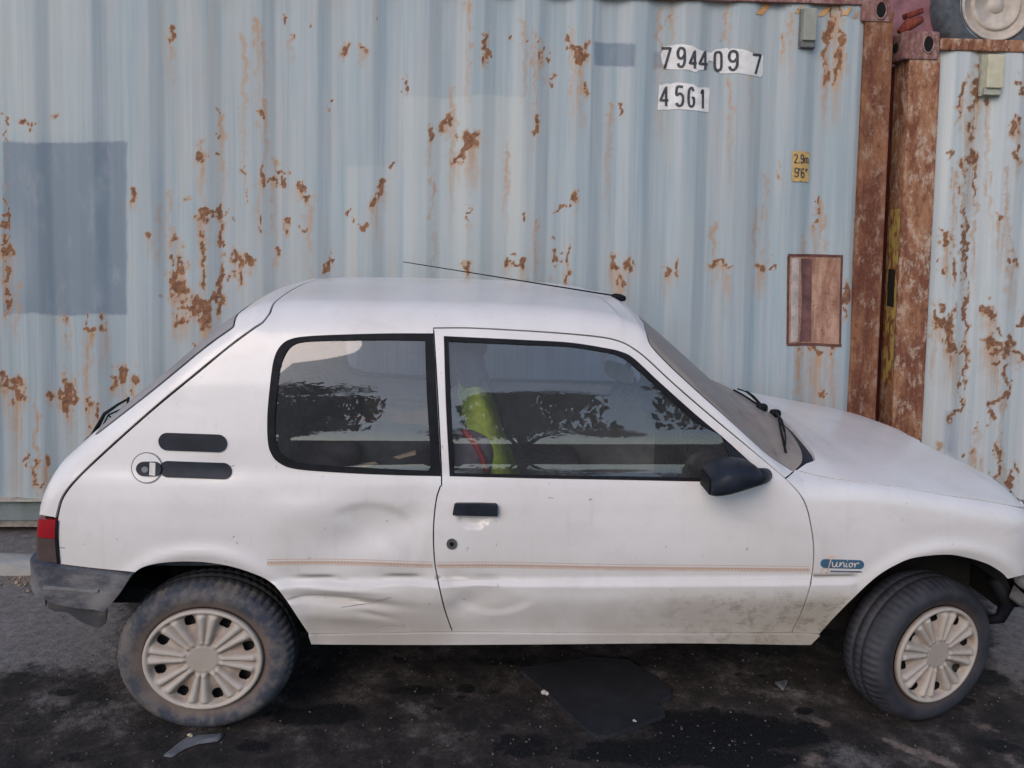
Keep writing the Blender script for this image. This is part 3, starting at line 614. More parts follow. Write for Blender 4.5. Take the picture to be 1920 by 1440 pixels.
h2 = onY(900, 690, 1.13); front_seat(1.13, float(h1[0])+.02, float(h1[2])-.01)
# steering wheel (left-hand drive: on the far side), column, mirror
Cs = onY(1178, 722, 1.13); Rs = RY(-62); ringp = [Vector(Cs)+Rs@Vector((.185*math.cos(a), .185*math.sin(a), 0)) for a in np.linspace(0, 2*math.pi, 33)[:-1]]
WBLK = simple('steering_wheel_grey', (.06, .075, .09), .6, .2)
m = MB(); m.tube(ringp, .016, 8, True); m.tube([Vector(Cs)+Rs@Vector((0, .18, 0)), Vector(Cs)+Rs@Vector((0, -.18, 0))], .018, 8); m.tube([Vector(Cs), Vector(Cs)+Rs@Vector((-.18, 0, 0))], .018, 8); m.sell(tuple(Cs), (.05, .06, .02), .6, .6, Rs); sw = m.build('steering_wheel', WBLK, CAR)
m = MB(); m.tube([Vector(Cs), (1.1, 1.13, float(Cs[2])-.14)], [.03, .04], 10); m.build('steering_column', WBLK, sw)
c_ = onY(1160, 697, .80); m = MB(); m.sell(tuple(c_), (.012, .125, .035), .5, .5, RY(0)@RZ(18)); im = m.build('interior_mirror', LIGHTM, CAR)
m = MB(); m.tube([tuple(c_), (c_[0]+.07, .79, c_[2]+.06)], .007, 6); m.build('mirror_stem', BLACK, im)
# ---- wheels
DUST = None
def tyre_mat():
    q = NT('dusty_tyre_rubber'); X, Y, Z = q.xyz(); r = q.math('SQRT', q.math('ADD', q.math('MULTIPLY', X, X), q.math('MULTIPLY', q.math('MULTIPLY', Z, Z), 1.30)))
    pat = q.noise(11, 8, .7); fine = q.noise(45, 4, .7); base = q.mix(q.ramp(pat, .40, .62), (.040, .048, .066), (.135, .120, .112))
    nr = q.math('MULTIPLY', q.ramp(r, .235, .195), q.ramp(pat, .2, .6, .55, 1)); c = q.mix(nr, base, (.17, .125, .10)); c = q.mix(q.math('MULTIPLY', q.ramp(fine, .5, .7), .3), c, (.16, .15, .15))
    tr = q.math('MULTIPLY', q.ramp(Y, .03, .045), .85); c = q.mix(tr, c, (.022, .024, .028)); q.bump(fine, .25, .003); return q.out(Base_Color=c, Roughness=.85)
def tyre_mat2():
    q = NT('worn_tyre_rubber'); X, Y, Z = q.xyz(); r = q.math('SQRT', q.math('ADD', q.math('MULTIPLY', X, X), q.math('MULTIPLY', q.math('MULTIPLY', Z, Z), 1.30)))
    pat = q.noise(9, 8, .7); base = q.mix(q.ramp(pat, .38, .65), (.020, .022, .030), (.042, .042, .050)); c = q.mix(q.math('MULTIPLY', q.ramp(r, .225, .19), .7), base, (.10, .06, .045)); q.bump(pat, .2, .003); return q.out(Base_Color=c, Roughness=.7)
TY1, TY2 = tyre_mat(), tyre_mat2()
def cap_mat():
    q = NT('dusty_plastic_hubcap'); X, Y, Z = q.xyz(); dep = q.ramp(Y, -.012, .008); d = q.math('MULTIPLY', q.ramp(q.noise(9, 6, .7), .3, .7, .35, 1), dep)
    c = q.mix(q.math('MULTIPLY', d, .8), q.mix(q.ramp(q.noise(4, 4), .3, .7), (.43, .385, .335), (.51, .465, .41)), (.22, .15, .105)); return q.out(Base_Color=c, Roughness=.62)
CAPM = cap_mat(); STEEL = simple('dark_steel_rim', (.02, .018, .017), .8)
def hubcap_mesh(Rh):
    nr, na = 64, 480; T, TH = np.meshgrid(np.linspace(0, 1, nr+1), np.arange(na)*2*math.pi/na, indexing='ij'); r = T*Rh
    sct = (TH*8/(2*math.pi)+.5) % 1.0-.5; a = np.abs(sct)*2*math.pi/8; arc = a*r; armc = (math.pi/8-a)*r
    y = .0035*np.cos(T*3)-.012
    off_ = .118*r+.0015; fing = np.exp(-np.abs((armc-off_)/(.0085+.055*r))**2.6)
    band = sm(T, .24, .36)*(1-sm(T, .84, .93)); y = y+.012*sm(T, .25, .38)*(1-sm(T, .86, .93))-.0185*fing*band
    y = y+.010*np.exp(-(arc/.020)**2)*sm(T, .50, .72)*(1-sm(T, .88, .93))-.0035*(1-sm(T, .24, .275))-.0045*np.sin(np.clip((T-.90)/.10, 0, 1)*math.pi)
    y = y+np.clip(T-.985, 0, 1)*.8
    keep = ((arc/.0175)**2.4+(np.abs(T-.765)/.105)**2.4) > 1
    V_ = np.stack([r*np.cos(TH), y, r*np.sin(TH)], -1).reshape(-1, 3).tolist(); F_ = []
    for i in range(nr):
        for j in range(na):
            k = (j+1) % na
            if int(keep[i, j])+int(keep[i, k])+int(keep[i+1, k])+int(keep[i+1, j]) < 2: continue
            F_.append((i*na+j, (i+1)*na+j, (i+1)*na+k, i*na+k))
    return V_, F_
def wheel(cx, y0, cz, steer, vs, hs_, label_mat, rot0, par=CAR):
    na = 240; prof = [(.182, .030), (.190, .012), (.199, .008), (.215, .000), (.235, -.006), (.252, -.002), (.264, .007), (.272, .018), (.277, .028), (.280, .036), (.282, .050), (.2825, .062), (.277, .064), (.277, .069), (.283, .071), (.284, .096), (.278, .098), (.278, .103), (.2825, .105), (.280, .130), (.272, .148), (.25, .168), (.20, .160), (.18, .15)]
    V_ = []; F_ = []; n = len(prof)
    for j in range(na):
        th = 2*math.pi*j/na+rot0
        for r, y in prof:
            if .262 < r: r = r-(.007 if (j % 4) < 1 and (.012 < y < .060 or y > .106) else 0)-(.0035 if (j % 4) == 2 and .07 < y < .1 else 0)
            flat = 0
            V_.append((r*math.cos(th)*hs_, y, r*math.sin(th)*vs))
    for j in range(na):
        for i in range(n-1): F_.append((j*n+i, j*n+i+1, ((j+1) % na)*n+i+1, ((j+1) % na)*n+i))
    # steering about the vertical axis through the hub
    org = (cx, y0, cz); w_ = bpy.data.objects.new('wheel', None); COL.objects.link(w_); w_.parent = par; w_.location = Vector(org)-Vector(CO); w_.rotation_euler = (0, 0, rad(steer))
    def add(nm, v, f, mat):
        me = bpy.data.meshes.new(nm); me.from_pydata([tuple(p) for p in v], [], f); me.polygons.foreach_set('use_smooth', [True]*len(me.polygons)); me.materials.append(mat); me.update(); o = bpy.data.objects.new(nm, me); COL.objects.link(o); o.parent = w_; return o
    add('tyre', V_, F_, label_mat)
    hv, hf = hubcap_mesh(.190); o = add('hubcap', [(x*hs_*math.cos(rot0)-z*hs_*math.sin(rot0), y+.012, (x*math.sin(rot0)+z*math.cos(rot0))*vs) for x, y, z in hv], hf, CAPM)
    so = o.modifiers.new('thickness', 'SOLIDIFY'); so.thickness = .003; so.offset = -1
    rv = [(0, .05, 0)]+[(r*math.cos(a)*hs_, y, r*math.sin(a)*vs) for r, y in ((.10, .04), (.17, .055), (.186, .02)) for a in np.linspace(0, 2*math.pi, 49)[:-1]]
    rf = [(0, 1+k, 1+(k+1) % 48) for k in range(48)]+[(1+i*48+k, 1+(i+1)*48+k, 1+(i+1)*48+(k+1) % 48, 1+i*48+(k+1) % 48) for i in range(2) for k in range(48)]
    add('rim', rv, rf, STEEL); return w_
ZW, ZF_ = .214, .187
wheel(XR, .035, ZW, 0, .885, 1.02, TY1, .30)
wheel(XF+.012, .075, ZF_, 20, .870, 1.02, TY2, .1)
wheel(XR, 2*YC-.035, ZW, 180, .880, 1.0, TY2, .2); wheel(XF, 2*YC-.035, ZF_, 180+20, .870, .96, TY2, .5)
# ------------------------------------------------------------------ containers
Y1 = 1.64
PER = .2807; XPH = float(onY(1300, 60, Y1)[0])
def corr(x, ph=XPH, per=PER, dep=.024):
    t = (np.asarray(x, float)-ph)/per; t = np.abs(t-np.round(t))*2            # 0 outer flat centre .. 1 inner flat centre
    return dep*sm2(t, .26, .74)
def sm2(t, a, b):
    q = np.clip((t-a)/(b-a), 0, 1); return q*.82+.18*q*q*(3-2*q)
def vnoise(x, y, s, seed):
    g = np.random.default_rng(seed).random((257, 257)); x = x/s; y = y/s; i, j = np.floor(x).astype(int), np.floor(y).astype(int); u, v = x-i, y-j; u = u*u*(3-2*u); v = v*v*(3-2*v); i %= 256; j %= 256
    return (g[j, i]*(1-u)+g[j, i+1]*u)*(1-v)+(g[j+1, i]*(1-u)+g[j+1, i+1]*u)*v-.5
def warped(px, py, k=1.0):
    return (px+k*(13*vnoise(px, py, 17, 1)+8*vnoise(px, py, 6.5, 2)+4*vnoise(px, py, 2.8, 5)), py+k*(26*vnoise(px, py, 19, 3)+15*vnoise(px, py, 7, 4)+6*vnoise(px, py, 3, 6)))
def blobs(px, py, L, out, warp=None):
    for b in L:
        cx, cy, rx, ry = b[:4]; st = b[4] if len(b) > 4 else 0; an = b[5] if len(b) > 5 else 0; am = b[6] if len(b) > 6 else 1.0
        m = (np.abs(px-cx) < 2.6*max(rx, ry)+3) & (np.abs(py-cy) < 2.6*max(rx, ry)+3)
        if not m.any(): continue
        c, s_ = math.cos(rad(an)), math.sin(rad(an)); dx, dy = px[m]-cx, py[m]-cy; a = (dx*c+dy*s_)/rx; d = (-dx*s_+dy*c)/ry
        out[0][m] = np.maximum(out[0][m], am*np.exp(-(a*a+d*d)*.75))
    for b in L:
        st = b[4] if len(b) > 4 else 0
        if not st: continue
        cx, cy, rx, ry = b[:4]; m = (np.abs(px-cx) < rx*2.5+3) & (py > cy-4) & (py < cy+ry+st*1.8)
        t = np.clip((py[m]-cy)/(ry+st*1.7), 0, 1); out[1][m] = np.maximum(out[1][m], np.exp(-((px[m]-cx)/(rx*.95+2))**2)*(1-t)**.7)
B1 = [(322, 60, 4, 14, 60), (535, 45, 3, 7), (578, 48, 3, 6), (546, 73, 4, 10, 20), (645, 85, 5, 11, 10, 20), (680, 85, 5, 12, 20, -25), (910, 92, 4, 22, 14, 8), (918, 103, 4, 5), (963, 74, 3, 6), (988, 76, 3, 4), (1012, 98, 4, 20, 22), (1026, 104, 9, 4), (1034, 142, 5, 11, 0, 10),
      (1063, 80, 7, 8), (1080, 93, 14, 6, 0, 40), (1099, 106, 7, 14, 10), (1087, 112, 4, 12, 80), (1096, 168, 3, 6, 8), (757, 155, 2, 18), (616, 193, 5, 4), (407, 200, 3, 4), (409, 250, 3, 7), (487, 216, 5, 6, 14), (407, 298, 3, 5), (377, 297, 8, 9, 10), (392, 293, 7, 10, 0, 0, .6), (55, 226, 18, 5, 0, 0, .7), (103, 224, 9, 7, 0, 0, .5),
      (250, 372, 6, 9, 8), (806, 255, 5, 15, 26), (835, 238, 7, 18, 10, 20), (856, 248, 4, 12, 6), (885, 255, 13, 18, 60), (872, 278, 8, 16, 0, 25), (858, 303, 6, 15, 30, 20), (1005, 228, 5, 22, 4), (735, 310, 4, 5), (713, 358, 6, 20, 10, 12), (703, 380, 8, 14, 40), (490, 338, 7, 8, 70), (507, 341, 22, 4, 0), (492, 325, 3, 15), (514, 342, 4, 9, 24),
      (531, 330, 8, 6), (560, 345, 9, 5, 0, -20), (568, 360, 17, 5, 8, 12), (578, 366, 5, 8, 90), (458, 345, 2, 60, 0, 0, .6), (397, 397, 28, 4), (382, 400, 8, 10, 90), (413, 403, 6, 22, 20), (412, 440, 3, 30), (382, 450, 3, 30), (322, 440, 9, 9, 12, 0, .55), (345, 375, 10, 12, 0, 0, .5), (278, 440, 5, 6, 26), (650, 392, 5, 6), (660, 415, 6, 5, 0, -30), (682, 430, 7, 6), (538, 415, 7, 8, 10),
      (570, 425, 5, 4), (491, 415, 2.5, 16), (877, 405, 2, 14, 30), (1055, 390, 18, 2.6, 0, -27), (1081, 368, 3, 12, 16), (1040, 445, 3, 3), (1040, 465, 3, 3), (983, 408, 4, 8, 0, 20), (1163, 198, 2, 10),
      (340, 500, 9, 28, 60), (330, 530, 12, 26, 10), (345, 545, 14, 14, 60), (325, 482, 5, 12), (385, 500, 2.5, 60), (362, 572, 16, 9, 20), (385, 590, 10, 26, 60), (382, 575, 16, 10, 0), (415, 540, 4, 50, 20), (403, 558, 16, 6, 0, -30), (443, 482, 9, 14, 20), (452, 500, 5, 22, 20), (436, 520, 8, 6), (470, 490, 8, 8, 10), (520, 480, 5, 10, 10), (340, 600, 12, 7, 30), (366, 650, 4, 5), (343, 575, 10, 10, 10),
      (612, 500, 4, 18, 0, 25), (12, 470, 12, 12, 40), (11, 420, 3, 60), (14, 540, 4, 50, 20), (10, 235, 2, 60, 0, 0, .7), (165, 600, 3, 14), (180, 614, 18, 4), (165, 616, 6, 8, 120), (197, 608, 5, 12, 50), (120, 600, 16, 8, 0, 0, .4), (128, 632, 12, 10, 0, 0, .4),
      (6, 715, 10, 16, 40), (30, 718, 10, 14, 30), (25, 738, 18, 8, 40), (32, 745, 10, 8, 120), (97, 740, 8, 9, 8), (122, 718, 7, 18), (126, 738, 16, 16, 20), (128, 762, 6, 18, 30), (143, 740, 5, 14, 8), (212, 715, 5, 16, 16), (230, 705, 7, 20, 30), (236, 697, 12, 6), (254, 715, 5, 20, 30), (170, 765, 6, 8, 50), (183, 776, 3, 8, 20), (171, 806, 4, 5, 40),
      (65, 870, 5, 14, 30), (68, 895, 4, 20, 40), (87, 870, 7, 10, 50), (50, 855, 4, 8), (78, 900, 4, 4),
      (878, 495, 7, 10, 50), (953, 492, 5, 9, 20), (982, 494, 5, 9, 50), (967, 487, 16, 3), (1065, 500, 3, 40, 20), (1042, 480, 4, 15), (1152, 493, 7, 12, 70), (1178, 500, 5, 14, 40), (1163, 520, 5, 16, 20), (1250, 502, 5, 12, 30), (1268, 497, 4, 14, 20), (1338, 495, 14, 4, 10), (1362, 493, 7, 8, 60), (1352, 490, 20, 3), (1425, 496, 9, 7, 40), (1450, 494, 6, 4),
      (1530, 412, 4, 10, 70), (1463, 332, 5, 22, 0, -10, .5), (1535, 375, 3, 20, 20, 15), (1585, 560, 6, 25, 0, 10),
      (1553, 60, 6, 50, 60, 8, .75), (1578, 70, 5, 50, 60, -8, .75), (1547, 130, 5, 30, 60, 0, .8), (1570, 120, 6, 30, 60, 10, .8), (1562, 25, 12, 20, 60, 0, .6), (1480, 20, 4, 14, 80, 0, .6), (1362, 15, 3, 20, 60, 0, .5), (1262, 15, 3, 30, 80, 0, .5), (1468, 60, 2, 50, 20, 0, .4),
      (1530, 655, 14, 8, 120), (1500, 655, 6, 6, 120), (1560, 655, 6, 6, 100),
      (1245, 130, 8, 5, 0, 0, .4), (1328, 98, 10, 4, 0, -10, .6), (1535, 745, 6, 5), (1545, 735, 4, 8)]
B2 = [(1830, 160, 6, 50, 60, 10, .8), (1806, 180, 5, 40, 60, 15, .7), (1836, 130, 4, 30, 30), (1818, 240, 7, 22, 70, 0, .8), (1822, 300, 9, 10, 60, 0, .9), (1806, 310, 4, 30, 60, 5, .7), (1828, 350, 3, 60, 0, 0, .6), (1806, 420, 2.5, 120, 0, 0, .7), (1850, 185, 3, 10, 90), (1903, 130, 3, 14), (1912, 165, 10, 5, 0, -30), (1908, 228, 8, 18, 30, 10), (1908, 290, 5, 20, 20), (1875, 405, 7, 9, 60), (1772, 445, 7, 7, 60), (1762, 438, 3, 4), (1898, 495, 8, 9, 50), (1898, 450, 3, 12, 20), (1893, 497, 4, 10), (1758, 484, 2, 8), (1780, 290, 3, 8),
      (1763, 598, 14, 6, 30), (1762, 576, 6, 8), (1750, 600, 4, 22, 60), (1791, 582, 5, 10), (1784, 610, 7, 28, 30), (1783, 645, 16, 9, 60), (1780, 635, 5, 35, 40), (1812, 600, 3, 60, 40), (1800, 657, 12, 4), (1808, 690, 2.5, 50), (1812, 470, 2.5, 80), (1788, 500, 4, 60, 0, 0, .7), (1852, 583, 12, 14, 40), (1866, 615, 5, 6), (1848, 640, 12, 9, 20, 20), (1862, 648, 18, 8, 60, 10), (1868, 682, 5, 6, 50), (1893, 640, 6, 18, 20), (1886, 662, 6, 6), (1902, 670, 18, 4, 10, 20), (1886, 700, 4, 14), (1890, 712, 9, 6, 0, -40), (1886, 735, 5, 20, 0, 35), (1868, 757, 14, 4, 0, -45), (1858, 780, 4, 18), (1855, 802, 5, 4),
      (1800, 745, 2.5, 35), (1790, 775, 12, 3, 0, -55), (1778, 795, 5, 8), (1832, 795, 4, 4, 20), (1830, 852, 6, 6, 50), (1808, 850, 3, 5), (1871, 840, 5, 12, 16), (1873, 860, 4, 6), (1870, 890, 4, 14, 20), (1890, 908, 5, 10), (1858, 845, 2, 6), (1855, 885, 2, 6), (1906, 880, 5, 14), (1916, 600, 6, 8), (1905, 60, 3, 3), (1770, 500, 3, 8)]
_r = random.Random(3)
B1 += [(_r.uniform(0, 1600), _r.uniform(0, 880), _r.uniform(1.2, 3.2), 3, _r.uniform(60, 190), 0, .3) for _ in range(42)]
B2 += [(_r.uniform(1760, 1920), _r.uniform(100, 880), _r.uniform(1.2, 3), 3, _r.uniform(60, 190), 0, .3) for _ in range(9)]
def container_mat(name, c1, c2, c3, warm, patchcol):
    q = NT(name); r, st, pa, li = q.attr('wear'); X, Y, Z = q.xyz()
    v1 = q.noise(7, 5, .65, (3.2, 1, .10)); v2 = q.noise(22, 4, .6, (3, 1, .05)); cl = q.noise(1.3, 4, .6, (1, 1, .6))
    c = q.mix(q.ramp(v1, .30, .70), c1, c2); c = q.mix(q.math('MULTIPLY', q.ramp(v2, .45, .75), .45), c, c3); c = q.mix(q.math('MULTIPLY', q.ramp(cl, .45, .75), .35), c, warm)
    c = q.mix(q.math('MULTIPLY', q.ramp(q.noise(5, 3, .5, (4, 1, .12), .2), .62, .70), .30), c, (.46, .40, .28))
    c = q.mix(q.math('MULTIPLY', li, .45), c, (.47, .50, .48)); c = q.mix(q.math('MULTIPLY', pa, q.ramp(q.noise(9, 6, .7, (1, 1, .35)), .28, .50, .50, .86)), c, patchcol)
    fine = q.noise(45, 6, .75); med = q.noise(14, 6, .7, (1, 1, .55), .6)
    sm_ = q.math('MULTIPLY', st, q.ramp(q.noise(30, 4, .6, (2.2, 1, .12)), .30, .62, .15, 1)); c = q.mix(q.math('MULTIPLY', sm_, .95), c, (.40, .235, .12))
    e = q.math('ADD', r, q.math('MULTIPLY', q.math('SUBTRACT', med, .5), 1.15)); e = q.math('ADD', e, q.math('MULTIPLY', q.math('SUBTRACT', fine, .5), .35))
    e = q.math('MULTIPLY', e, q.ramp(r, .04, .22))
    halo = q.ramp(e, .06, .46); c = q.mix(q.math('MULTIPLY', halo, .6), c, (.43, .27, .15))
    core = q.ramp(e, .34, .60); rc = q.mix(q.ramp(fine, .35, .65), (.105, .042, .024), (.27, .125, .06)); c = q.mix(q.math('MULTIPLY', core, .9), c, rc)
    # stray pin-prick rust everywhere
    stray = q.ramp(q.noise(17, 3, .5, (1, 1, .5)), .735, .78); c = q.mix(q.math('MULTIPLY', stray, .7), c, (.24, .12, .07))
    h = q.math('SUBTRACT', q.math('MULTIPLY', q.noise(3.1, 3), 3.0), q.math('MULTIPLY', core, .06)); q.bump(h, .25, .008)
    return q.out(Base_Color=c, Roughness=q.ramp(core, 0, 1, .55, .9), Specular_IOR_Level=.35)
CONT1 = container_mat('faded_blue_container_paint', (.275, .350, .388), (.375, .415, .430), (.45, .465, .475), (.43, .405, .375), (.165, .212, .262))
CONT2 = container_mat('faded_white_container_paint', (.41, .47, .49), (.52, .545, .54), (.58, .58, .56), (.52, .47, .40), (.25, .29, .36))
def rust_mat(name, pale=.35, seed=0, red=(.17, .060, .045), org=(.36, .175, .095), cream=(.50, .40, .31)):
    q = NT(name); a = q.noise(5+seed, 9, .8, (1.7, 1.7, .55), .2); b = q.noise(15, 8, .8, (1.4, 1.4, .75), .2); f = q.noise(70, 4, .7)
    c = q.mix(q.ramp(a, .40, .60), red, org); c = q.mix(q.ramp(b, .62-.3*pale, .74-.3*pale, 0, .8), c, cream); c = q.mix(q.ramp(b, .44, .36, 0, .75), c, (.10, .035, .03)); c = q.mix(q.math('MULTIPLY', q.ramp(f, .55, .7), .4), c, (.30, .16, .10))
    q.bump(q.math('ADD', b, f), .5, .006); return q.out(Base_Color=c, Roughness=.88, Specular_IOR_Level=.25)
RUST1 = rust_mat('rusted_post_paint', .38, red=(.125, .045, .028), org=(.26, .118, .060), cream=(.33, .23, .17)); RUST2 = rust_mat('flaking_rusted_post_paint', .42, 2, red=(.17, .062, .036), org=(.35, .175, .095), cream=(.50, .39, .30)); RUSTD = rust_mat('deep_red_rust', .1, 1, (.13, .025, .02), (.24, .06, .035), (.3, .12, .07)); RUSTP = rust_mat('dusty_pink_rust', .5, 3, (.17, .075, .07), (.26, .14, .12), (.36, .24, .22))
HOLE = simple('painted_hole_black', (.004, .004, .004), 1.0)  # for flat discs: the darkness inside holes put into the colour
def sheet(x0, x1, z0, z1, mat, parent, B, phase, step=.0085, patches=True, zc=None, Yb=Y1+.006):
    xs = np.arange(x0, x1+step, step); xs[-1] = x1; zs = np.arange(z0, z1+step, step); zs[-1] = z1
    Xg, Zg = np.meshgrid(xs, zs); yy = Yb+corr(Xg, phase)+.0025*np.sin(Xg*2.3+Zg*1.7)
    for (dx, dz, r, dep) in DB: yy = yy+dep*np.exp(-((Xg-dx)/r)**2-((Zg-dz)/(r*1.6))**2)
    P = np.stack([Xg, yy, Zg], -1).reshape(-1, 3); px, py = proj(P); n = len(P); R_, S_ = np.zeros(n), np.zeros(n); qx, qy = warped(px, py); blobs(qx, qy, B, (R_, S_)); R_ *= np.clip(1.0+.9*vnoise(px, py, 7, 9)+.8*vnoise(px, py, 3.2, 10)+1.3*vnoise(px, py*.22, 3.0, 12), .2, 1.3)
    pa = np.zeros(n); li = np.zeros(n); box = lambda a, b, c, d, e=2.: sm(px, a-e, a+e)*(1-sm(px, b-e, b+e))*sm(py, c-e, c+e)*(1-sm(py, d-e, d+e))
    if patches:
        ex = px; ey = py; px = px+3*vnoise(ex, ey, 30, 21)+1.5*vnoise(ex, ey, 6, 22); py = py+9*vnoise(ex, ey, 60, 23)+2*vnoise(ex, ey, 7, 24)
        pa = np.maximum.reduce([box(5, 238, 266, 589), box(1115, 1191, 79, 123), .75*box(1226, 1243, 96, 128), .5*box(1418, 1462, 5, 21), .55*box(1458, 1474, 4, 20), .5*box(1590, 1612, 16, 34)])
        li = np.maximum.reduce([box(756, 985, 180, 640, 3), .7*box(648, 747, 314, 640, 3), 1.0*box(-50, 160, -80, 262, 30)*.6])
        pa = pa*(1-.55*np.exp(-((px-30)/26)**2-((py-500)/80)**2))
    else: pa = .8*box(1772, 1790, 770, 850, 6)*(1-.5*sm(px, 1780, 1786))
    F_ = []; nc = len(xs)
    i = np.arange(len(zs)-1)[:, None]*nc+np.arange(nc-1)[None]; i = i.ravel(); F_ = np.stack([i, i+1, i+1+nc, i+nc], 1)
    return mk('corrugated_panel', P, F_.tolist(), mat, parent, True, attr={'wear': np.stack([R_, S_, pa, li], 1)})
DB = [(-1.3, 1.9, .5, .02), (.4, 1.2, .45, .018), (.9, 2.3, .4, .015), (1.7, 1.5, .3, .02), (-2.2, .8, .4, .02), (1.95, 1.0, .16, -.012)]
xpl, xpr = float(onY(1611, 300, Y1)[0]), float(onY(1664, 300, Y1)[0]); z_rt = float(onY(1500, 6, Y1)[2]); z_pb = float(onY(40, 938, Y1)[2]); ZB = float(onY(40, 984, Y1)[2])
CT1 = empty('shipping_container', (0, Y1+1.2, 0), 'long pale blue corrugated container streaked with rust, right behind the white hatchback', 'container')
X0 = -4.6
sheet(float(onY(-30, 500, Y1)[0]), xpl+.012, z_pb, z_rt+.02, CONT1, CT1, B1, XPH)
sheet(X0, float(onY(-30, 500, Y1)[0]), z_pb, z_rt+.02, CONT1, CT1, [], XPH, step=.028, patches=False)
def bx(name, x0, x1, y0, y1, z0, z1, mat, par, bev=.004): m = MB(); m.box(((x0+x1)/2, (y0+y1)/2, (z0+z1)/2), (x1-x0, y1-y0, z1-z0), bev=bev); return m.build(name, mat, par, smooth=False)
bx('corner_post', xpl, xpr, Y1-.004, Y1+.16, ZB+.11, z_rt-.02, RUST1, CT1, .010)
bx('top_rail', X0, xpl-.01, Y1-.008, Y1+.06, z_rt, z_rt+.09, RUSTP, CT1); bx('roof_panel', X0, xpr-.02, Y1+.02, Y1+2.4, z_rt+.04, z_rt+.07, RUSTP, CT1)
bx('panel_ledge', X0, xpl-.01, Y1-.006, Y1+.05, z_pb-.006, z_pb+.004, simple('dusty_ledge_paint', (.36, .33, .28), .9, .25, 30), CT1, .001)
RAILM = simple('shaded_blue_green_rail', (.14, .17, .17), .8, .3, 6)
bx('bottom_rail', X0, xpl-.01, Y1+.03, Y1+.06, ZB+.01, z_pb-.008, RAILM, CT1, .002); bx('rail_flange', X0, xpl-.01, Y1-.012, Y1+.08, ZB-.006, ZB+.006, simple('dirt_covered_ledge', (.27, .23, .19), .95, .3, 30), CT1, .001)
bx('end_wall', xpr-.05, xpr-.02, Y1+.16, Y1+2.4, ZB, z_rt, RUSTD, CT1); bx('rear_wall', X0, xpr-.03, Y1+2.38, Y1+2.42, ZB, z_rt, RUSTP, CT1); bx('container_floor', X0, xpr-.05, Y1+.08, Y1+2.38, ZB+.02, ZB+.12, DARK, CT1)
def casting(px, py, Y, par, w=.175, h=.118, mat=RUSTP, hole=None, left=False):
    c = onY(px, py, Y); m = MB(); m.box((c[0], Y+.075, c[2]), (w, .17, h+.03), bev=.014); o = m.build('corner_casting', mat, par, smooth=False)
    hp = onY(*(hole or (px, py)), Y-.012); hv = [(hp[0]+.026*math.cos(a), Y-.0125, hp[2]+.040*math.sin(a)) for a in np.linspace(0, 2*math.pi, 25)[:-1]]; k = len(hv)
    hv2 = [(x, Y+.02, z) for x, _, z in hv]
    mk('casting_hole_disc', hv, [tuple(range(k))], HOLE, o, False)  # flat disc, the shaded inside of the hole painted black
    m = MB(); m.tube([Vector(((a[0]-hp[0])*1.12+hp[0], Y-.012, (a[2]-hp[2])*1.12+hp[2])) for a in hv], .005, 6, True); m.build('hole_rim', mat, o)
    if left:
        x = c[0]-w/2-.0015; hv = [(x, Y+.085+.03*math.cos(a), c[2]+.028*math.sin(a)) for a in np.linspace(0, 2*math.pi, 25)[:-1]]; mk('casting_hole_disc', hv, [tuple(range(k))[::-1]], HOLE, o, False)
    return o
casting(1643, 14, Y1-.004, CT1, .155, .12, hole=(1652, 19))
casting(1600, 1000, Y1-.004, CT1, .155, .10)
def decal(name, pts, mat, par, off=.003, ph=XPH, g=.012, Yb=Y1+.006, flat=False):
    P = onY(np.array([p[0] for p in pts]), np.array([p[1] for p in pts]), Yb+.012); L = P[:, [0, 2]]
    q_ = []; n = len(L)
    for i in range(n):
        a, b = L[i], L[(i+1) % n]; k = max(1, int(np.linalg.norm(b-a)/.012)); q_ += [a+(b-a)*t/k for t in range(k)]
    ov, of = tri([np.array(q_)], g, g); yy = Yb+(corr(ov[:, 0], ph)-off if not flat else -off)+.0025*np.sin(ov[:, 0]*2.3+ov[:, 1]*1.7)
    for (dx, dz, r, dep) in DB: yy = yy+dep*np.exp(-((ov[:, 0]-dx)/r)**2-((ov[:, 1]-dz)/(r*1.6))**2)
    return mk(name, np.stack([ov[:, 0], yy, ov[:, 1]], 1), [tuple(f) for f in of], mat, par)
FONT = {'7': [[(0, 1), (1, 1), (.35, 0)]], '9': [[(.95, .62), (.6, .45), (.2, .5), (.05, .72), (.2, .95), (.55, 1), (.9, .9), (.97, .6), (.92, .2), (.6, 0), (.2, .05), (.08, .2)]], '4': [[(.72, 0), (.72, 1), (.0, .3), (1, .3)]],
        '0': [[(.5, 1), (.12, .9), (.05, .5), (.12, .1), (.5, 0), (.88, .1), (.95, .5), (.88, .9), (.5, 1)]], '5': [[(.95, 1), (.2, 1), (.12, .58), (.55, .65), (.92, .5), (.95, .25), (.75, .03), (.35, 0), (.05, .15)]], 'G': [[(.92, .82), (.6, 1), (.2, .9), (.05, .5), (.15, .1), (.55, 0), (.93, .12), (.93, .45), (.6, .45)]],
        '1': [[(.15, .78), (.6, 1), (.6, 0)]], '2': [[(.05, .8), (.3, 1), (.7, 1), (.92, .8), (.85, .55), (.05, 0), (1, 0)]], '6': [[(.9, .88), (.55, 1), (.15, .8), (.05, .35), (.2, .05), (.6, 0), (.92, .15), (.92, .42), (.6, .58), (.15, .45)]],
        '.': [[(.4, .0), (.6, .1)]], 'm': [[(.0, 0), (.0, .65)], [(.0, .5), (.25, .68), (.5, .5), (.5, 0)], [(.5, .5), (.75, .68), (1, .5), (1, 0)]], "'": [[(.5, 1), (.4, .7)]], '"': [[(.3, 1), (.25, .7)], [(.7, 1), (.65, .7)]]}
INK = simple('faded_black_lettering', (.045, .05, .055), .7, .6, 60)
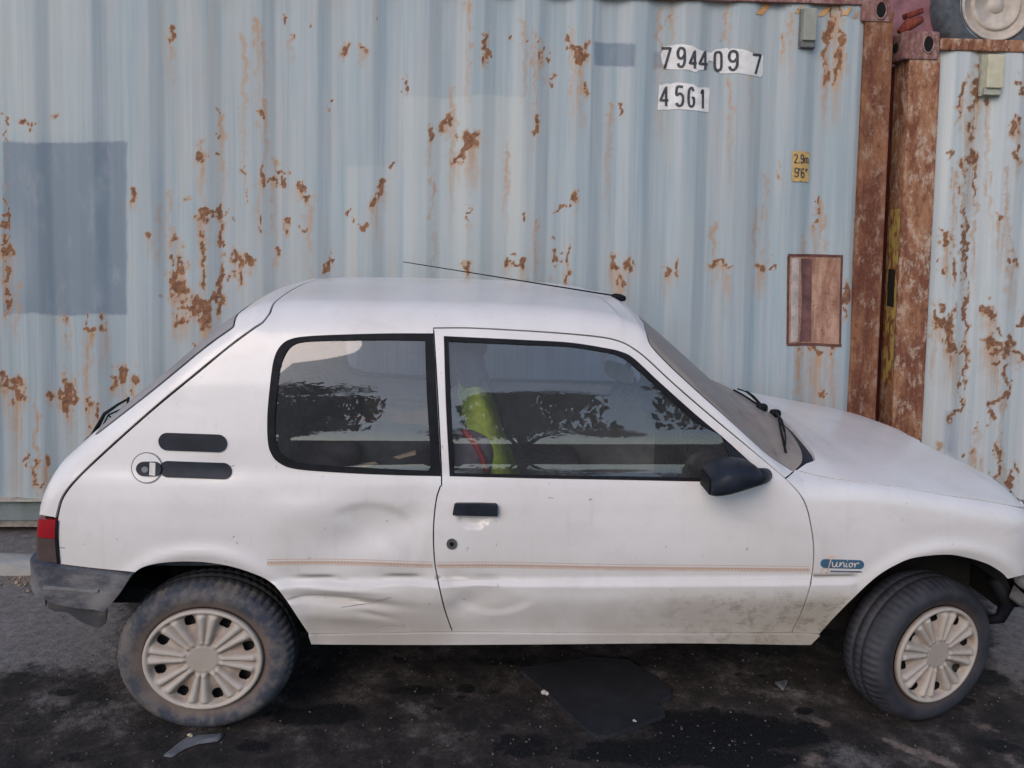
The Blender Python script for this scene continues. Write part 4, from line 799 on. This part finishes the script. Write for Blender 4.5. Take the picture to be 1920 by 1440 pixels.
def glyph(ch, box, wpx, par, slope=.05, off=.0052, flat=False, mat=INK, ph=XPH):
    x0, x1, y0, y1 = box; vs, fs = [], []
    for st in FONT[ch]:
        pts = np.array(catmull([(x0+a*(x1-x0), y1-b*(y1-y0)) for a, b in st], 1.5) if ch not in '714' else [np.array(p)*1. for i in range(len(st)-1) for p in np.linspace((x0+st[i][0]*(x1-x0), y1-st[i][1]*(y1-y0)), (x0+st[i+1][0]*(x1-x0), y1-st[i+1][1]*(y1-y0)), 14)])
        keep = [0]+[i for i in range(1, len(pts)) if np.linalg.norm(pts[i]-pts[i-1]) > .05]; pts = pts[keep]
        t = np.gradient(pts, axis=0); t /= np.linalg.norm(t, axis=1)[:, None]; n_ = np.stack([-t[:, 1], t[:, 0]], 1)
        for sgn in (-1, 1): pass
        A, B_ = pts-n_*wpx/2, pts+n_*wpx/2; b = len(vs)
        for q_ in (A, B_):
            P = onY(q_[:, 0], q_[:, 1], Y1+.018); yy = Y1+.006+(corr(P[:, 0], ph) if not flat else 0)-off+.0025*np.sin(P[:, 0]*2.3+P[:, 2]*1.7)
            for (dx, dz, r, dep) in DB: yy = yy+dep*np.exp(-((P[:, 0]-dx)/r)**2-((P[:, 2]-dz)/(r*1.6))**2)
            vs += np.stack([P[:, 0], yy, P[:, 2]], 1).tolist()
        k = len(pts); fs += [(b+i, b+i+1, b+k+i+1, b+k+i) for i in range(k-1)]
    return mk('character', vs, fs, mat, par)
PLT = NT('rusted_square_patch'); PX, PY_, PZ = PLT.xyz(); pn_ = PLT.noise(9, 7, .7, (2.5, 1, .5), .4); pc = PLT.mix(PLT.ramp(pn_, .35, .65), (.24, .115, .075), (.42, .265, .19))
pc = PLT.mix(PLT.ramp(PLT.noise(60, 4, .7), .55, .7), pc, (.13, .06, .045)); PLTM = PLT.out(Base_Color=pc, Roughness=.9)
rp = decal('rust_patch', [(1480, 479), (1579, 481), (1572, 646), (1476, 645)], PLTM, CT1, off=.002)
decal('pale_strip', [(1485, 484), (1500, 484), (1496, 640), (1481, 640)], simple('pale_flaked_strip', (.40, .34, .31), .8, .2, 30), rp, off=.003)
decal('dark_strip', [(1504, 485), (1527, 486), (1522, 641), (1500, 641), (1506, 560)], simple('purple_brown_rust', (.13, .06, .055), .9, .35, 14), rp, off=.003)
for e_ in ([(1478, 476), (1580, 478), (1580, 483), (1478, 481)], [(1474, 643), (1574, 644), (1574, 649), (1474, 648)], [(1477, 480), (1482, 480), (1477, 645), (1473, 645)], [(1576, 482), (1580, 482), (1573, 645), (1569, 645)]): decal('patch_edge', e_, simple('dark_rust_edge', (.11, .045, .035), .9), rp, off=.004)
WST = simple('worn_white_sticker', (.66, .65, .64), .6, .12, 25); YEL = simple('faded_yellow_sticker', (.52, .34, .12), .6, .12, 20); ORA = simple('faded_orange_stripe', (.50, .27, .10), .6, .2, 20)
s1 = decal('number_sticker', [(1241, 100), (1248, 85), (1275, 82), (1298, 86), (1310, 93), (1322, 96), (1335, 98), (1345, 91), (1365, 89), (1395, 94), (1408, 99), (1433, 103), (1432, 138), (1428, 144), (1405, 141), (1380, 137), (1352, 137), (1345, 125), (1338, 113), (1330, 113), (1322, 130), (1310, 132), (1305, 136), (1290, 131), (1250, 128), (1243, 115)], WST, CT1)
for ch, b in zip('7944097', [(1242, 1259, 89, 127), (1271, 1284, 90, 125), (1293, 1306, 96, 129), (1311, 1328, 96, 130), (1341, 1355, 96, 131), (1367, 1382, 96, 131), (1410, 1427, 103, 139)]): glyph(ch, b, 5.0, s1)
s2 = decal('number_sticker', [(1238, 157), (1270, 154), (1300, 158), (1308, 164), (1333, 163), (1330, 210), (1300, 207), (1270, 204), (1235, 205)], WST, CT1)
for ch, b in zip('45G1', [(1240, 1255, 162, 198), (1268, 1281, 163, 198), (1290, 1301, 165, 200), (1313, 1322, 168, 203)]): glyph(ch, b, 4.8, s2)
s3 = decal('height_sticker', [(1485, 283), (1519, 285), (1518, 341), (1484, 340)], YEL, CT1, off=.006)
for ch, b in zip('2.9m', [(1488, 1494, 290, 305), (1496, 1498, 290, 306), (1500, 1506, 290, 306), (1508, 1516, 291, 306)]): glyph(ch, b, 2.3, s3, off=.0078)
for ch, b in zip("9'6\"", [(1489, 1496, 315, 332), (1497, 1500, 315, 332), (1501, 1508, 316, 333), (1510, 1516, 316, 333)]): glyph(ch, b, 2.3, s3, off=.0078)
for pts in ([(1416, 27), (1432, 27), (1449, 6), (1434, 6)], [(1488, 26), (1495, 27), (1503, 10), (1500, 10)], [(1535, 30), (1546, 30), (1560, 13), (1549, 12)], [(1577, 29), (1586, 30), (1596, 15), (1590, 14)], [(1597, 35), (1602, 36), (1608, 24), (1604, 24)]): decal('hazard_stripe', pts, ORA, CT1, off=.004)
def vent(par, x0, x1, y0, y1, Y, m1, m2):
    a, b = onY(x0, y0, Y), onY(x1, y1, Y); w_, h_ = b[0]-a[0], a[2]-b[2]; m = MB(); m.box(((a[0]+b[0])/2, Y-.012, (a[2]+b[2])/2+h_*.08), (w_*.80, .05, h_*.80), bev=.006); o = m.build('vent_box', m1, par, smooth=False)
    m = MB(); m.box(((a[0]+b[0])/2-.003, Y-.004, b[2]+h_*.10), (w_*.82, .036, h_*.16), bev=.004); m.box(((a[0]+b[0])/2, Y+.012, (a[2]+b[2])/2), (w_, .02, h_), bev=.002); m.build('vent_hood', m2, o, smooth=False); return o
vent(CT1, 1500, 1528, 16, 92, Y1, simple('grey_green_vent_paint', (.27, .28, .24), .7, .1), simple('dark_grey_vent_paint', (.13, .13, .13), .8, .2))  # lower part and back plate darker than the box
# second container
x2 = float(onY(1695, 315, Y1)[0]); x2p = float(onY(1757, 250, Y1)[0]); z2t = float(onY(1800, 72, Y1)[2]); z2r = float(onY(1800, 95, Y1)[2]); X2E = x2+6.06
PH2 = float(onY(1893, 300, Y1)[0])
CT2 = empty('shipping_container', (x2+3, Y1+1.2, 0), 'lower whitish container with flaking rusty post, at the right edge behind the bonnet', 'container')
sheet(x2p-.01, float(onY(1960, 400, Y1)[0]), z_pb-.01, z2r+.01, CONT2, CT2, B2, PH2, patches=False)
sheet(float(onY(1960, 400, Y1)[0]), X2E-.15, z_pb-.01, z2r+.01, CONT2, CT2, [], PH2, step=.03, patches=False)
bx('corner_post', x2, x2p, Y1-.006, Y1+.15, ZB+.11, z2t-.08, RUST2, CT2, .012); bx('corner_post', X2E-.16, X2E, Y1-.006, Y1+.15, ZB, z2t, RUST2, CT2, .012)
bx('top_rail', x2p-.01, X2E-.17, Y1-.008, Y1+.06, z2r, z2t, RUSTP if False else RUST2, CT2, .010)
RECY = Y1+.15
bx('end_wall', x2+.012, x2+.05, RECY-.01, Y1+2.4, ZB, z2t-.12, RUSTD, CT2); bx('roof_panel', x2+.05, X2E, Y1+.06, Y1+2.4, z2t-.16, z2t-.14, RUSTP, CT2); bx('bottom_rail', x2+.1, X2E, Y1+.02, Y1+.06, ZB, z_pb, RAILM, CT2)
casting(1728, 85, Y1-.008, CT2, .185, .118, hole=(1741, 83), left=True)
vent(CT2, 1842, 1876, 102, 181, Y1, simple('cream_vent_paint', (.50, .47, .34), .7, .1), simple('greenish_vent_paint', (.33, .34, .28), .8, .2))
decal('repair_plate', [(1702, 729), (1708, 735), (1708, 740), (1702, 735)], RUST1, CT2, flat=True, off=.012) if False else None
# yellow and black hazard label down the end face of the second container
HZ = NT('peeling_yellow_label'); hz = HZ.ramp(HZ.noise(26, 6, .7, (1, 1, .4)), .42, .55); HM = HZ.out(Base_Color=HZ.mix(hz, (.22, .06, .03), (.46, .34, .09)), Roughness=.8)
za, zb_, zc_, zd_ = [float(onY(1680, y, Y1+.05)[2]) for y in (392, 505, 575, 720)]
def endface(name, z0, z1, y0, y1, mat, off): x = x2-off; return mk(name, [(x, y0, z0), (x, y1, z0), (x, y1, z1), (x, y0, z1)], [(0, 1, 2, 3)], mat, CT2, False)
endface('hazard_label', zd_, za, Y1+.010, Y1+.115, HM, .003); endface('label_bar', zc_, zb_, Y1+.03, Y1+.10, simple('label_black', (.015, .012, .010), .8, .4), .0055)
# things standing on the second container
Wc = onY(1866, 10, Y1+.30); WY = Y1+.30
GT = simple('dusty_grey_tyre', (.075, .085, .095), .9, .3, 25); RIMM = simple('dusty_cream_steel_rim', (.46, .40, .34), .7, .2, 12, bump=.2)
wt = empty('spare_wheel', (Wc[0], WY, z2t-.14), 'old cream steel wheel with grey tyre lying upright on top of the lower container', 'wheel')
m = MB(); rg = lambda r, y: [(Wc[0]+r*math.cos(a), y, Wc[2]+r*math.sin(a)) for a in np.linspace(0, 2*math.pi, 65)[:-1]]
loft(m, [rg(.200, WY+.005), rg(.215, WY-.02), rg(.26, WY-.035), rg(.315, WY-.02), rg(.335, WY+.03), rg(.335, WY+.13), rg(.30, WY+.18), rg(.2, WY+.17)], cap=False); m.build('tyre', GT, wt)
m = MB(); loft(m, [rg(.204, WY-.004), rg(.200, WY-.022), rg(.188, WY-.022), rg(.180, WY+.004), rg(.150, WY+.010), rg(.142, WY-.012), rg(.128, WY-.020), rg(.110, WY+.012), rg(.06, WY+.02), rg(.045, WY-.01), rg(.001, WY-.014)]); rm = m.build('rim', RIMM, wt)
for k in range(16):
    a = 2*math.pi*k/16+.1; cx, cz = Wc[0]+.165*math.cos(a), Wc[2]+.165*math.sin(a); mk('rim_hole_disc', [(cx+.0095*math.cos(b), WY+.0055, cz+.0095*math.sin(b)) for b in np.linspace(0, 2*math.pi, 11)[:-1]], [tuple(range(10))], HOLE, rm, False)
PNK = simple('mauve_flaking_steel', (.22, .10, .115), .85, .3, 12)
a_ = onY(1722, 30, Y1+.35); m = MB(); m.box((a_[0]+.0, Y1+.40, a_[2]+.02), (.34, .05, .74), RY(4), .01); o_ = m.build('scrap_panel', PNK, None, False, origin=(a_[0], Y1+.4, a_[2]-.1)); tag(o_, 'mauve scrap steel sheet behind the corner castings at the top of the gap', 'scrap metal')
m = MB(); p = [tuple(onY(*c, Y1+.12)) for c in ((1688, 62), (1705, 45), (1728, 36))]; m.tube(p, [.022, .034, .02], 10); m.box(tuple(onY(1712, 26, Y1+.16)), (.10, .05, .03), RY(-20), .006); o_ = m.build('twistlock', RUSTD, None, origin=tuple(onY(1705, 60, Y1+.12))); tag(o_, 'rusty twistlock jammed between the two container corners', 'twistlock')
# ------------------------------------------------------------------ ground and kerb
def gz(x): return -.037-.018*(np.clip(x, -3, 4)-XR)/(XF-XR)
def ground_mat():
    q = NT('oily_asphalt'); r, g, b, al = q.attr('soil'); n1 = q.noise(3.0, 9, .75); n2 = q.noise(120, 4, .85); n3 = q.noise(26, 8, .8); n4 = q.noise(7, 7, .7)
    n1c = q.math('ADD', q.math('SUBTRACT', n4, .5), q.math('MULTIPLY', q.math('SUBTRACT', n3, .5), .6))
    grey = q.mix(q.ramp(n3, .30, .70), (.125, .118, .118), (.26, .24, .23)); dark = q.mix(q.ramp(n4, .35, .65), (.018, .016, .016), (.060, .048, .043))
    f = q.ramp(q.math('ADD', r, n1c), .30, .70); c = q.mix(f, dark, grey); c = q.mix(q.math('MULTIPLY', q.ramp(q.math('ADD', g, n1c), .40, .68), .85), c, (.26, .205, .17))
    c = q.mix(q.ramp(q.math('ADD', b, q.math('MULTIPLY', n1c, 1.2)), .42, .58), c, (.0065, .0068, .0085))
    c = q.mix(q.math('MULTIPLY', q.ramp(n2, .54, .70), q.ramp(f, 0, 1, .12, .6)), c, (.25, .235, .225)); c = q.mix(q.math('MULTIPLY', q.ramp(n2, .44, .30), .5), c, (.012, .012, .013))
    q.bump(q.math('ADD', q.math('MULTIPLY', n2, 1.0), q.math('MULTIPLY', n3, 1.2)), .75, .010); return q.out(Base_Color=c, Roughness=q.ramp(b, .2, .9, .93, .62), Specular_IOR_Level=.28)
def axis(a, b, lo, hi, st):
    mid = list(np.arange(a, b, st)); L = []; s_ = st; x = a
    while x > lo: s_ *= 1.35; x -= s_; L.append(x)
    R_ = []; s_ = st; x = mid[-1]
    while x < hi: s_ *= 1.35; x += s_; R_.append(x)
    return np.array(L[::-1]+mid+R_)
gx1, gy1 = axis(-1.75, 2.6, -300, 300, .011), axis(-.62, 1.62, -300, 300, .011)
Xg, Yg = np.meshgrid(gx1, gy1); P = np.stack([Xg, Yg, 0*Xg], -1).reshape(-1, 3)
P[:, 2] = -.003+(.0022*np.sin(P[:, 0]*9+1.3*np.sin(P[:, 1]*7))+.0022*np.sin(P[:, 1]*11+2*np.sin(P[:, 0]*5)))*(np.abs(P[:, 0]) < 4)-.0012
P[:, 2] += gz(P[:, 0])
P[:, 2] += rng.normal(0, .0011, len(P))*(np.abs(P[:, 0]) < 3)*(np.abs(P[:, 1]) < 2)
front = (P[:, 1] > CAM[1]+.3) & (np.abs(P[:, 0]) < 6) & (P[:, 1] < 4); px, py = np.full(len(P), -9999.), np.full(len(P), -9999.); px[front], py[front] = proj(P[front])
R_, G_, B_ = np.full(len(P), .62), np.zeros(len(P)), np.zeros(len(P)); z0 = np.zeros(len(P))
r_ = np.where(front, .30, .60); r_ = np.where(front, np.maximum(r_, .85*(1-sm(px, 150, 330))*(1-sm(py, 1200, 1330))), r_); r_ = np.where(front, np.maximum(r_, .72*sm(px, 1800, 1900)*(1-sm(py, 1240, 1330))), r_)
def gb(arr, L):
    o = [arr, z0.copy()]; blobs(px, py, L, o)
gb(r_, [(150, 1330, 220, 60, 0, 0, .42), (600, 1290, 160, 60, 0, 0, .30), (700, 1270, 120, 40, 0, 0, .38), (1480, 1300, 200, 26, 0, 8, .42), (1600, 1420, 140, 40, 0, 18, .5), (780, 1330, 60, 30, 0, 0, .5), (1250, 1260, 120, 26, 0, 0, .38), (900, 1420, 300, 30, 0, 0, .2)])
gb(G_, [(40, 1085, 50, 14, 0, 0, .8), (30, 1350, 80, 40, 0, 0, .22), (1545, 1355, 30, 12, 0, 15, .62), (1520, 1425, 34, 22, 0, 0, .66), (1690, 1400, 80, 10, 0, 22, .55), (1760, 1425, 70, 14, 0, 20, .58), (1850, 1365, 70, 14, 0, 15, .5), (1890, 1180, 40, 40, 0, 0, .55), (1895, 1420, 30, 20, 0, 20, .5), (1790, 1345, 60, 8, 0, 12, .42), (858, 1330, 20, 14, 0, 0, .25), (1640, 1340, 60, 10, 0, 20, .4)])
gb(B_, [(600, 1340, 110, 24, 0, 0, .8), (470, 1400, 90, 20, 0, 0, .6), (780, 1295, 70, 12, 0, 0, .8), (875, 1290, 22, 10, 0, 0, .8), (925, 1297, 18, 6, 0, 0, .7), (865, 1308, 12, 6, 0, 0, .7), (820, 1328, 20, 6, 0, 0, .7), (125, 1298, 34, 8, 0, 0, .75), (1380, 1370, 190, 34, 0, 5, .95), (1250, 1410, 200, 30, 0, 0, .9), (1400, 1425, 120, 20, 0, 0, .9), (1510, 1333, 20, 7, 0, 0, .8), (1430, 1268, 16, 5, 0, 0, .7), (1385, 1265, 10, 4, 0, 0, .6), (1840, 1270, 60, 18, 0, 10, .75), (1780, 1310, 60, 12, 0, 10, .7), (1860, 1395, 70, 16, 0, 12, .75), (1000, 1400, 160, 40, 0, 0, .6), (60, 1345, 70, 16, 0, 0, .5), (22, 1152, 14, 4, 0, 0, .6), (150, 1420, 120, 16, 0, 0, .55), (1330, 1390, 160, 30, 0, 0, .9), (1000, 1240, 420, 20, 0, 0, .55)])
i = np.arange(len(gy1)-1)[:, None]*len(gx1)+np.arange(len(gx1)-1)[None]; i = i.ravel()
g_ = mk('ground', P, np.stack([i, i+1, i+1+len(gx1), i+len(gx1)], 1).tolist(), ground_mat(), attr={'soil': np.stack([r_, G_, B_, z0], 1)}); tag(g_, 'dark oil-stained asphalt yard with gritty grey patches', kind='structure')
KERB = dirty('grimy_pale_concrete', (.24, .26, .27), (.36, .33, .29), .9, 9)
m = MB(); kv = []; nn_ = 120
xs = np.linspace(X0, X2E, nn_); prof = [(1.16, -.01), (1.165, .045), (1.185, .058), (1.25, .060), (1.30, .054), (1.32, -.01)]
kv = [(x, y+.006*math.sin(x*9+j), z+float(gz(x))+(.004*math.sin(x*13+j*2)+random.uniform(-.003, .003) if z > 0 else 0)) for x in xs for j, (y, z) in enumerate(prof)]; kf = [(a*6+b, (a+1)*6+b, (a+1)*6+b+1, a*6+b+1) for a in range(nn_-1) for b in range(5)]
o_ = mk('kerb', kv, kf, KERB, smooth=True); tag(o_, 'low grimy concrete kerb running along the foot of the containers', kind='structure')
# grit, pebbles and litter
STN = simple('grit_stone', (.085, .078, .074), .9, .6, 45)
def stones(name, n, fn, s0, s1, mat, label=None):
    m = MB()
    for _ in range(n):
        x, y = fn(); s_ = random.uniform(s0, s1); bm = bmesh.new(); bmesh.ops.create_icosphere(bm, subdivisions=1, radius=s_)
        for v in bm.verts: v.co = Vector((v.co.x*random.uniform(.6, 1.3), v.co.y*random.uniform(.6, 1.3), v.co.z*random.uniform(.4, .8)))+Vector((x, y, s_*.25+float(gz(x))))
        bm.verts.index_update(); m.add([v.co for v in bm.verts], [[v.index for v in f.verts] for f in bm.faces]); bm.free()
    o = m.build(name, mat, None, False); o['kind'] = 'stuff'; o['label'] = label; return o
stones('gravel', 1500, lambda: (random.uniform(-1.75, 2.6), random.uniform(-.55, 1.18)), .0014, .0050, STN, 'scattered dark grit and small stones over the asphalt')
stones('pale_grit', 26, lambda: (random.uniform(-1.4, 2.2), random.uniform(-.40, .35)), .001, .0022, simple('pale_chip', (.17, .16, .15), .8, .2), 'pale chips and glass crumbs on the oily asphalt')
stones('dirt_heap', 900, lambda: (random.uniform(-3, -1.2), random.gauss(1.13, .06)), .002, .009, simple('brown_dirt', (.27, .21, .15), .95, .4, 30), 'brown dirt and rubble gathered along the kerb')
def ground_sheet(name, pts, th, mat, label, cat, z=.004, rim=0.0, g=.02):
    xs_, ys_ = np.array([p[0] for p in pts], float), np.array([p[1] for p in pts], float); z = float(gz(onZ(xs_.mean(), ys_.mean(), -.045)[0]))+z; P = onZ(xs_, ys_, z); L = P[:, :2]; c = L.mean(0); L2 = L; 
    q_ = []; n = len(L)
    for i_ in range(n): a, b = L[i_], L[(i_+1) % n]; k = max(1, int(np.linalg.norm(b-a)/.02)); q_ += [a+(b-a)*t/k for t in range(k)]
    Q = np.array(q_); Qi = offset(Q, .008); ov, of = tri([Qi], g, g); wob = lambda q: z+th+.003*np.sin(q[:, 0]*14)*np.cos(q[:, 1]*11)
    Vv = np.column_stack([ov, wob(ov)]); k0 = len(Vv); T = np.column_stack([Qi, wob(Qi)+0]); R1 = np.column_stack([Qi*.5+Q*.5, wob(Q)+rim]); R2 = np.column_stack([Q, np.full(len(Q), z-.004)]); m_ = len(Q)
    Vv = np.concatenate([Vv, T, R1, R2]); F_ = [tuple(f) for f in of]; F_ += [(k0+r*m_+i_, k0+r*m_+(i_+1) % m_, k0+(r+1)*m_+(i_+1) % m_, k0+(r+1)*m_+i_) for r in range(2) for i_ in range(m_)]
    o = mk(name, Vv, F_, mat, None, True, origin=(c[0], c[1], 0)); return tag(o, label, cat)
q = NT('black_carpet_mat'); MAT = q.out(Base_Color=q.mix(q.ramp(q.noise(9, 8, .7), .4, .7), (.007, .008, .012), (.016, .019, .025)), Roughness=.95)
ground_sheet('floor_mat', [(972, 1256), (1105, 1234), (1180, 1240), (1225, 1270), (1262, 1298), (1258, 1309), (1240, 1317), (1234, 1325), (1246, 1333), (1249, 1343), (1190, 1368), (1138, 1384), (1122, 1383), (1108, 1378), (1050, 1326)], .006, MAT, 'black notched car floor mat lying on the asphalt under the sill', 'car mat', rim=.003)
ground_sheet('plastic_strip', [(306, 1416), (330, 1396), (352, 1381), (385, 1378), (420, 1377), (408, 1388), (372, 1393), (345, 1403), (322, 1418)], .004, simple('grey_plastic_strip', (.10, .105, .115), .6, .3, 20), 'bent grey plastic strip lying below the rear wheel', 'plastic strip')
ground_sheet('wrapper_scrap', [(1452, 1279), (1478, 1276), (1469, 1293)], .003, simple('clear_plastic_scrap', (.12, .13, .14), .3, .4, 60), 'small clear plastic scrap ahead of the mat, near the front wheel', 'litter')
def crumb(px, py, s_, label, mat):
    zz = float(gz(onZ(px, py, -.045)[0])); c = onZ(px, py, zz+.012); m = MB(); m.sell((c[0], c[1], zz+.014), (s_, s_*.7, s_*.6), 1.3, 1.4, RZ(30)@RY(20), 8, 6); m.sell((c[0]+s_*.7, c[1]-s_*.3, zz+.012), (s_*.6, s_*.5, s_*.5), 1.2, 1.3, RZ(70), 8, 6); tag(m.build('paper_crumb', mat, None, False, origin=(c[0], c[1], 0)), label, 'litter')
CRM = simple('off_white_crumb', (.55, .51, .46), .8, .3, 90)
crumb(1020, 1299, .015, 'crumpled off-white paper bit on the left edge of the mat', CRM); crumb(1189, 1352, .007, 'tiny white crumb near the front corner of the mat', CRM); crumb(356, 1379, .009, 'yellowish crumb beside the grey plastic strip', simple('yellow_crumb', (.42, .36, .22), .8))
# ------------------------------------------------------------------ things inside the car
def cloth(name, c, r, mat, label, cat, rot=None, amp=.12, seed=1, fr=(5, 7, 6)):
    m = MB(); m.sell(c, r, .8, .8, rot, 48, 32); rs = random.Random(seed); ph = [rs.uniform(0, 6) for _ in range(6)]; out = []
    for v in m.v:
        d = Vector(v)-Vector(c); k = 1+amp*(math.sin(d.x*fr[0]/r[0]*.6+ph[0]+2*math.sin(d.z*fr[2]/r[2]*.5))+.7*math.sin(d.y*fr[1]/r[1]*.5+ph[1]+d.z*20)+.5*math.sin(d.z*40+d.x*30+ph[2])); out.append(tuple(Vector(c)+d*k))
    m.v = out; return tag(m.build(name, mat, None, True, origin=(c[0], c[1], c[2]-r[2])), label, cat)
HIV = NT('lime_vest_fabric'); HIVM = HIV.out(Base_Color=HIV.mix(HIV.ramp(HIV.noise(14, 6, .7), .35, .7), (.27, .37, .03), (.48, .60, .09)), Roughness=.7); HIV.bump(HIV.noise(18, 5), .5, .02)
vc = Vector((float(h1[0])+.085, .42, float(h1[2])-.40)); Rv = RY(-17)
m = MB(); m.sell((0, 0, 0), (.088, .262, .335), .5, .5, None, 72, 48, .12); out = []
for v in m.v:
    x, y, z = v; k = 1+.030*math.sin(z*22+3*math.sin(y*9))+.022*math.sin(x*45+z*15)+.02*math.sin(y*30+z*11); out.append(tuple(Rv@Vector((x*k, y*k, z))+vc))
m.v = out; m.f = [f for f in m.f if sum(math.copysign(1, (Rv.inverted()@(Vector(m.v[i])-vc)).x+.03) for i in f) > 0]
tag(m.build('safety_vest', HIVM, None, True, origin=tuple(vc-Vector((0, 0, .34)))), 'lime yellow safety vest draped over the near front seat', 'vest')
BLK2 = simple('dark_jacket_cloth', (.022, .026, .034), .95, .4, 20, bump=.5); REDC = simple('dark_red_cloth', (.16, .015, .025), .9, .4, 20); BRN = simple('cardboard', (.30, .20, .13), .9, .2, 10); TANC = simple('tan_cloth', (.34, .26, .19), .9, .3, 14)
def A(px, py, Y): return tuple(float(c) for c in onY(px, py, Y))
cloth('jacket', A(625, 775, .75), (.13, .2, .11), BLK2, 'dark crumpled jacket heaped behind the rear side window, above the red cloth', 'jacket', seed=3)
cloth('holdall', A(615, 840, .42), (.13, .16, .10), simple('charcoal_holdall', (.03, .03, .036), .9, .4, 14, bump=.4), 'charcoal soft bag low behind the rear side window', 'bag', seed=5)
cloth('red_cloth', A(685, 828, .55), (.15, .14, .07), REDC, 'dark red cloth bundle in the middle of the rear window', 'cloth', RY(15), seed=8)
cloth('black_bag', A(735, 838, .48), (.17, .15, .09), BLK2, 'black bag filling the load bay beside the red cloth', 'bag', seed=9, amp=.06)
cloth('tan_cloth', A(600, 878, .32), (.09, .1, .035), TANC, 'tan cloth at the lower rear corner of the side window', 'cloth', seed=4)
a_ = A(735, 782, 1.0); m = MB(); m.box(a_, (.34, .26, .13), RY(2), .004); tag(m.build('cardboard_box', BRN, None, False, origin=(a_[0], a_[1], a_[2]-.07)), 'brown cardboard box standing behind the dark bags in the car', 'box')
m = MB(); m.box(A(690, 868, .36), (.36, .05, .012), RY(-14), .002); tag(m.build('wooden_strip', simple('pale_wood', (.36, .30, .23), .7, .2, 10), None, False, origin=A(690, 876, .36)), 'pale wooden strip lying slanted under the rear window', 'wood strip')
gb_ = A(880, 858, .22); cloth('grey_bag', gb_, (.085, .10, .12), simple('grey_bag_cloth', (.13, .12, .15), .8, .3, 16), 'grey bag with a red edge standing beside the near front seat', 'bag', seed=11, amp=.03)
m = MB(); m.tube([A(868, 806, .13), A(890, 830, .12), A(905, 860, .115), A(912, 885, .11)], [.010, .012, .010, .008], 6); bg_ = m.build('bag_strap', simple('red_strap', (.33, .02, .03), .6), bpy.data.objects['grey_bag'])
m = MB(); m.tube([A(848, 812, .13), A(876, 812, .13)], .006, 6); m.build('bag_zip', LIGHTM, bpy.data.objects['grey_bag'])
# ------------------------------------------------------------------ behind the camera: what the glass mirrors
WALLM = simple('dark_yard_wall', (.05, .042, .038), .9, .4, .6); LEAF = simple('dark_foliage', (.035, .045, .022), .8, .5, 2); BARK = simple('bark', (.06, .045, .035), .9)
m = MB(); m.box((0, -17.1, 1.2), (46, .3, 2.4), bev=.02); tag(m.build('yard_wall', WALLM, None, False, origin=(0, -17.1, 0)), 'low dark wall across the yard, seen only mirrored in the glass', 'wall')
def tree(x, y, h, w_, seed, label):
    rs = random.Random(seed); t = empty('broadleaf_tree', (x, y, 0), label, 'tree', 'trees across the yard'); m = MB(); m.tube([(x, y, 0), (x+.1, y, h*.3), (x, y+.1, h*.6)], [.20, .15, .08], 8)
    for k in range(5): a = rs.uniform(0, 6.28); m.tube([(x, y, h*.35), (x+math.cos(a)*w_*.6, y+math.sin(a)*w_*.5, h*rs.uniform(.6, .85))], [.08, .02], 5)
    m.build('trunk', BARK, t); V_, F_ = [], []
    cl = [(x+rs.gauss(0, w_*.5), y+rs.gauss(0, w_*.4), h*rs.uniform(.55, .97), rs.uniform(.25, .45)*w_) for _ in range(26)]
    for cx, cy, cz, r in cl:
        for _ in range(150):
            d = Vector((rs.gauss(0, 1), rs.gauss(0, 1), rs.gauss(0, .7))).normalized()*r*rs.uniform(.5, 1.05); c = Vector((cx, cy, cz))+d; u = Vector((rs.gauss(0, 1), rs.gauss(0, 1), rs.gauss(0, 1))).normalized(); v_ = u.orthogonal().normalized(); s_ = rs.uniform(.08, .17); b = len(V_)
            V_ += [c-u*s_, c+v_*s_*.5, c+u*s_, c-v_*s_*.5]; F_.append((b, b+1, b+2, b+3))
    mk('crown', V_, F_, LEAF, t, False)
for k, (x, y, h, w_) in enumerate([(-9.2, -15, 5.2, 1.7), (-4.4, -15.6, 6.6, 1.8), (1.2, -16.2, 5.6, 2.0), (6.8, -15.5, 7.6, 2.2), (13.5, -16, 6.6, 2.4), (-16, -16, 7.2, 2.4)]): tree(x, y, h, w_, k+3, ['slim', 'squat', 'small low', 'wide', 'bushy', 'leafy'][k]+' dark tree standing before the yard wall, seen only mirrored in the glass')
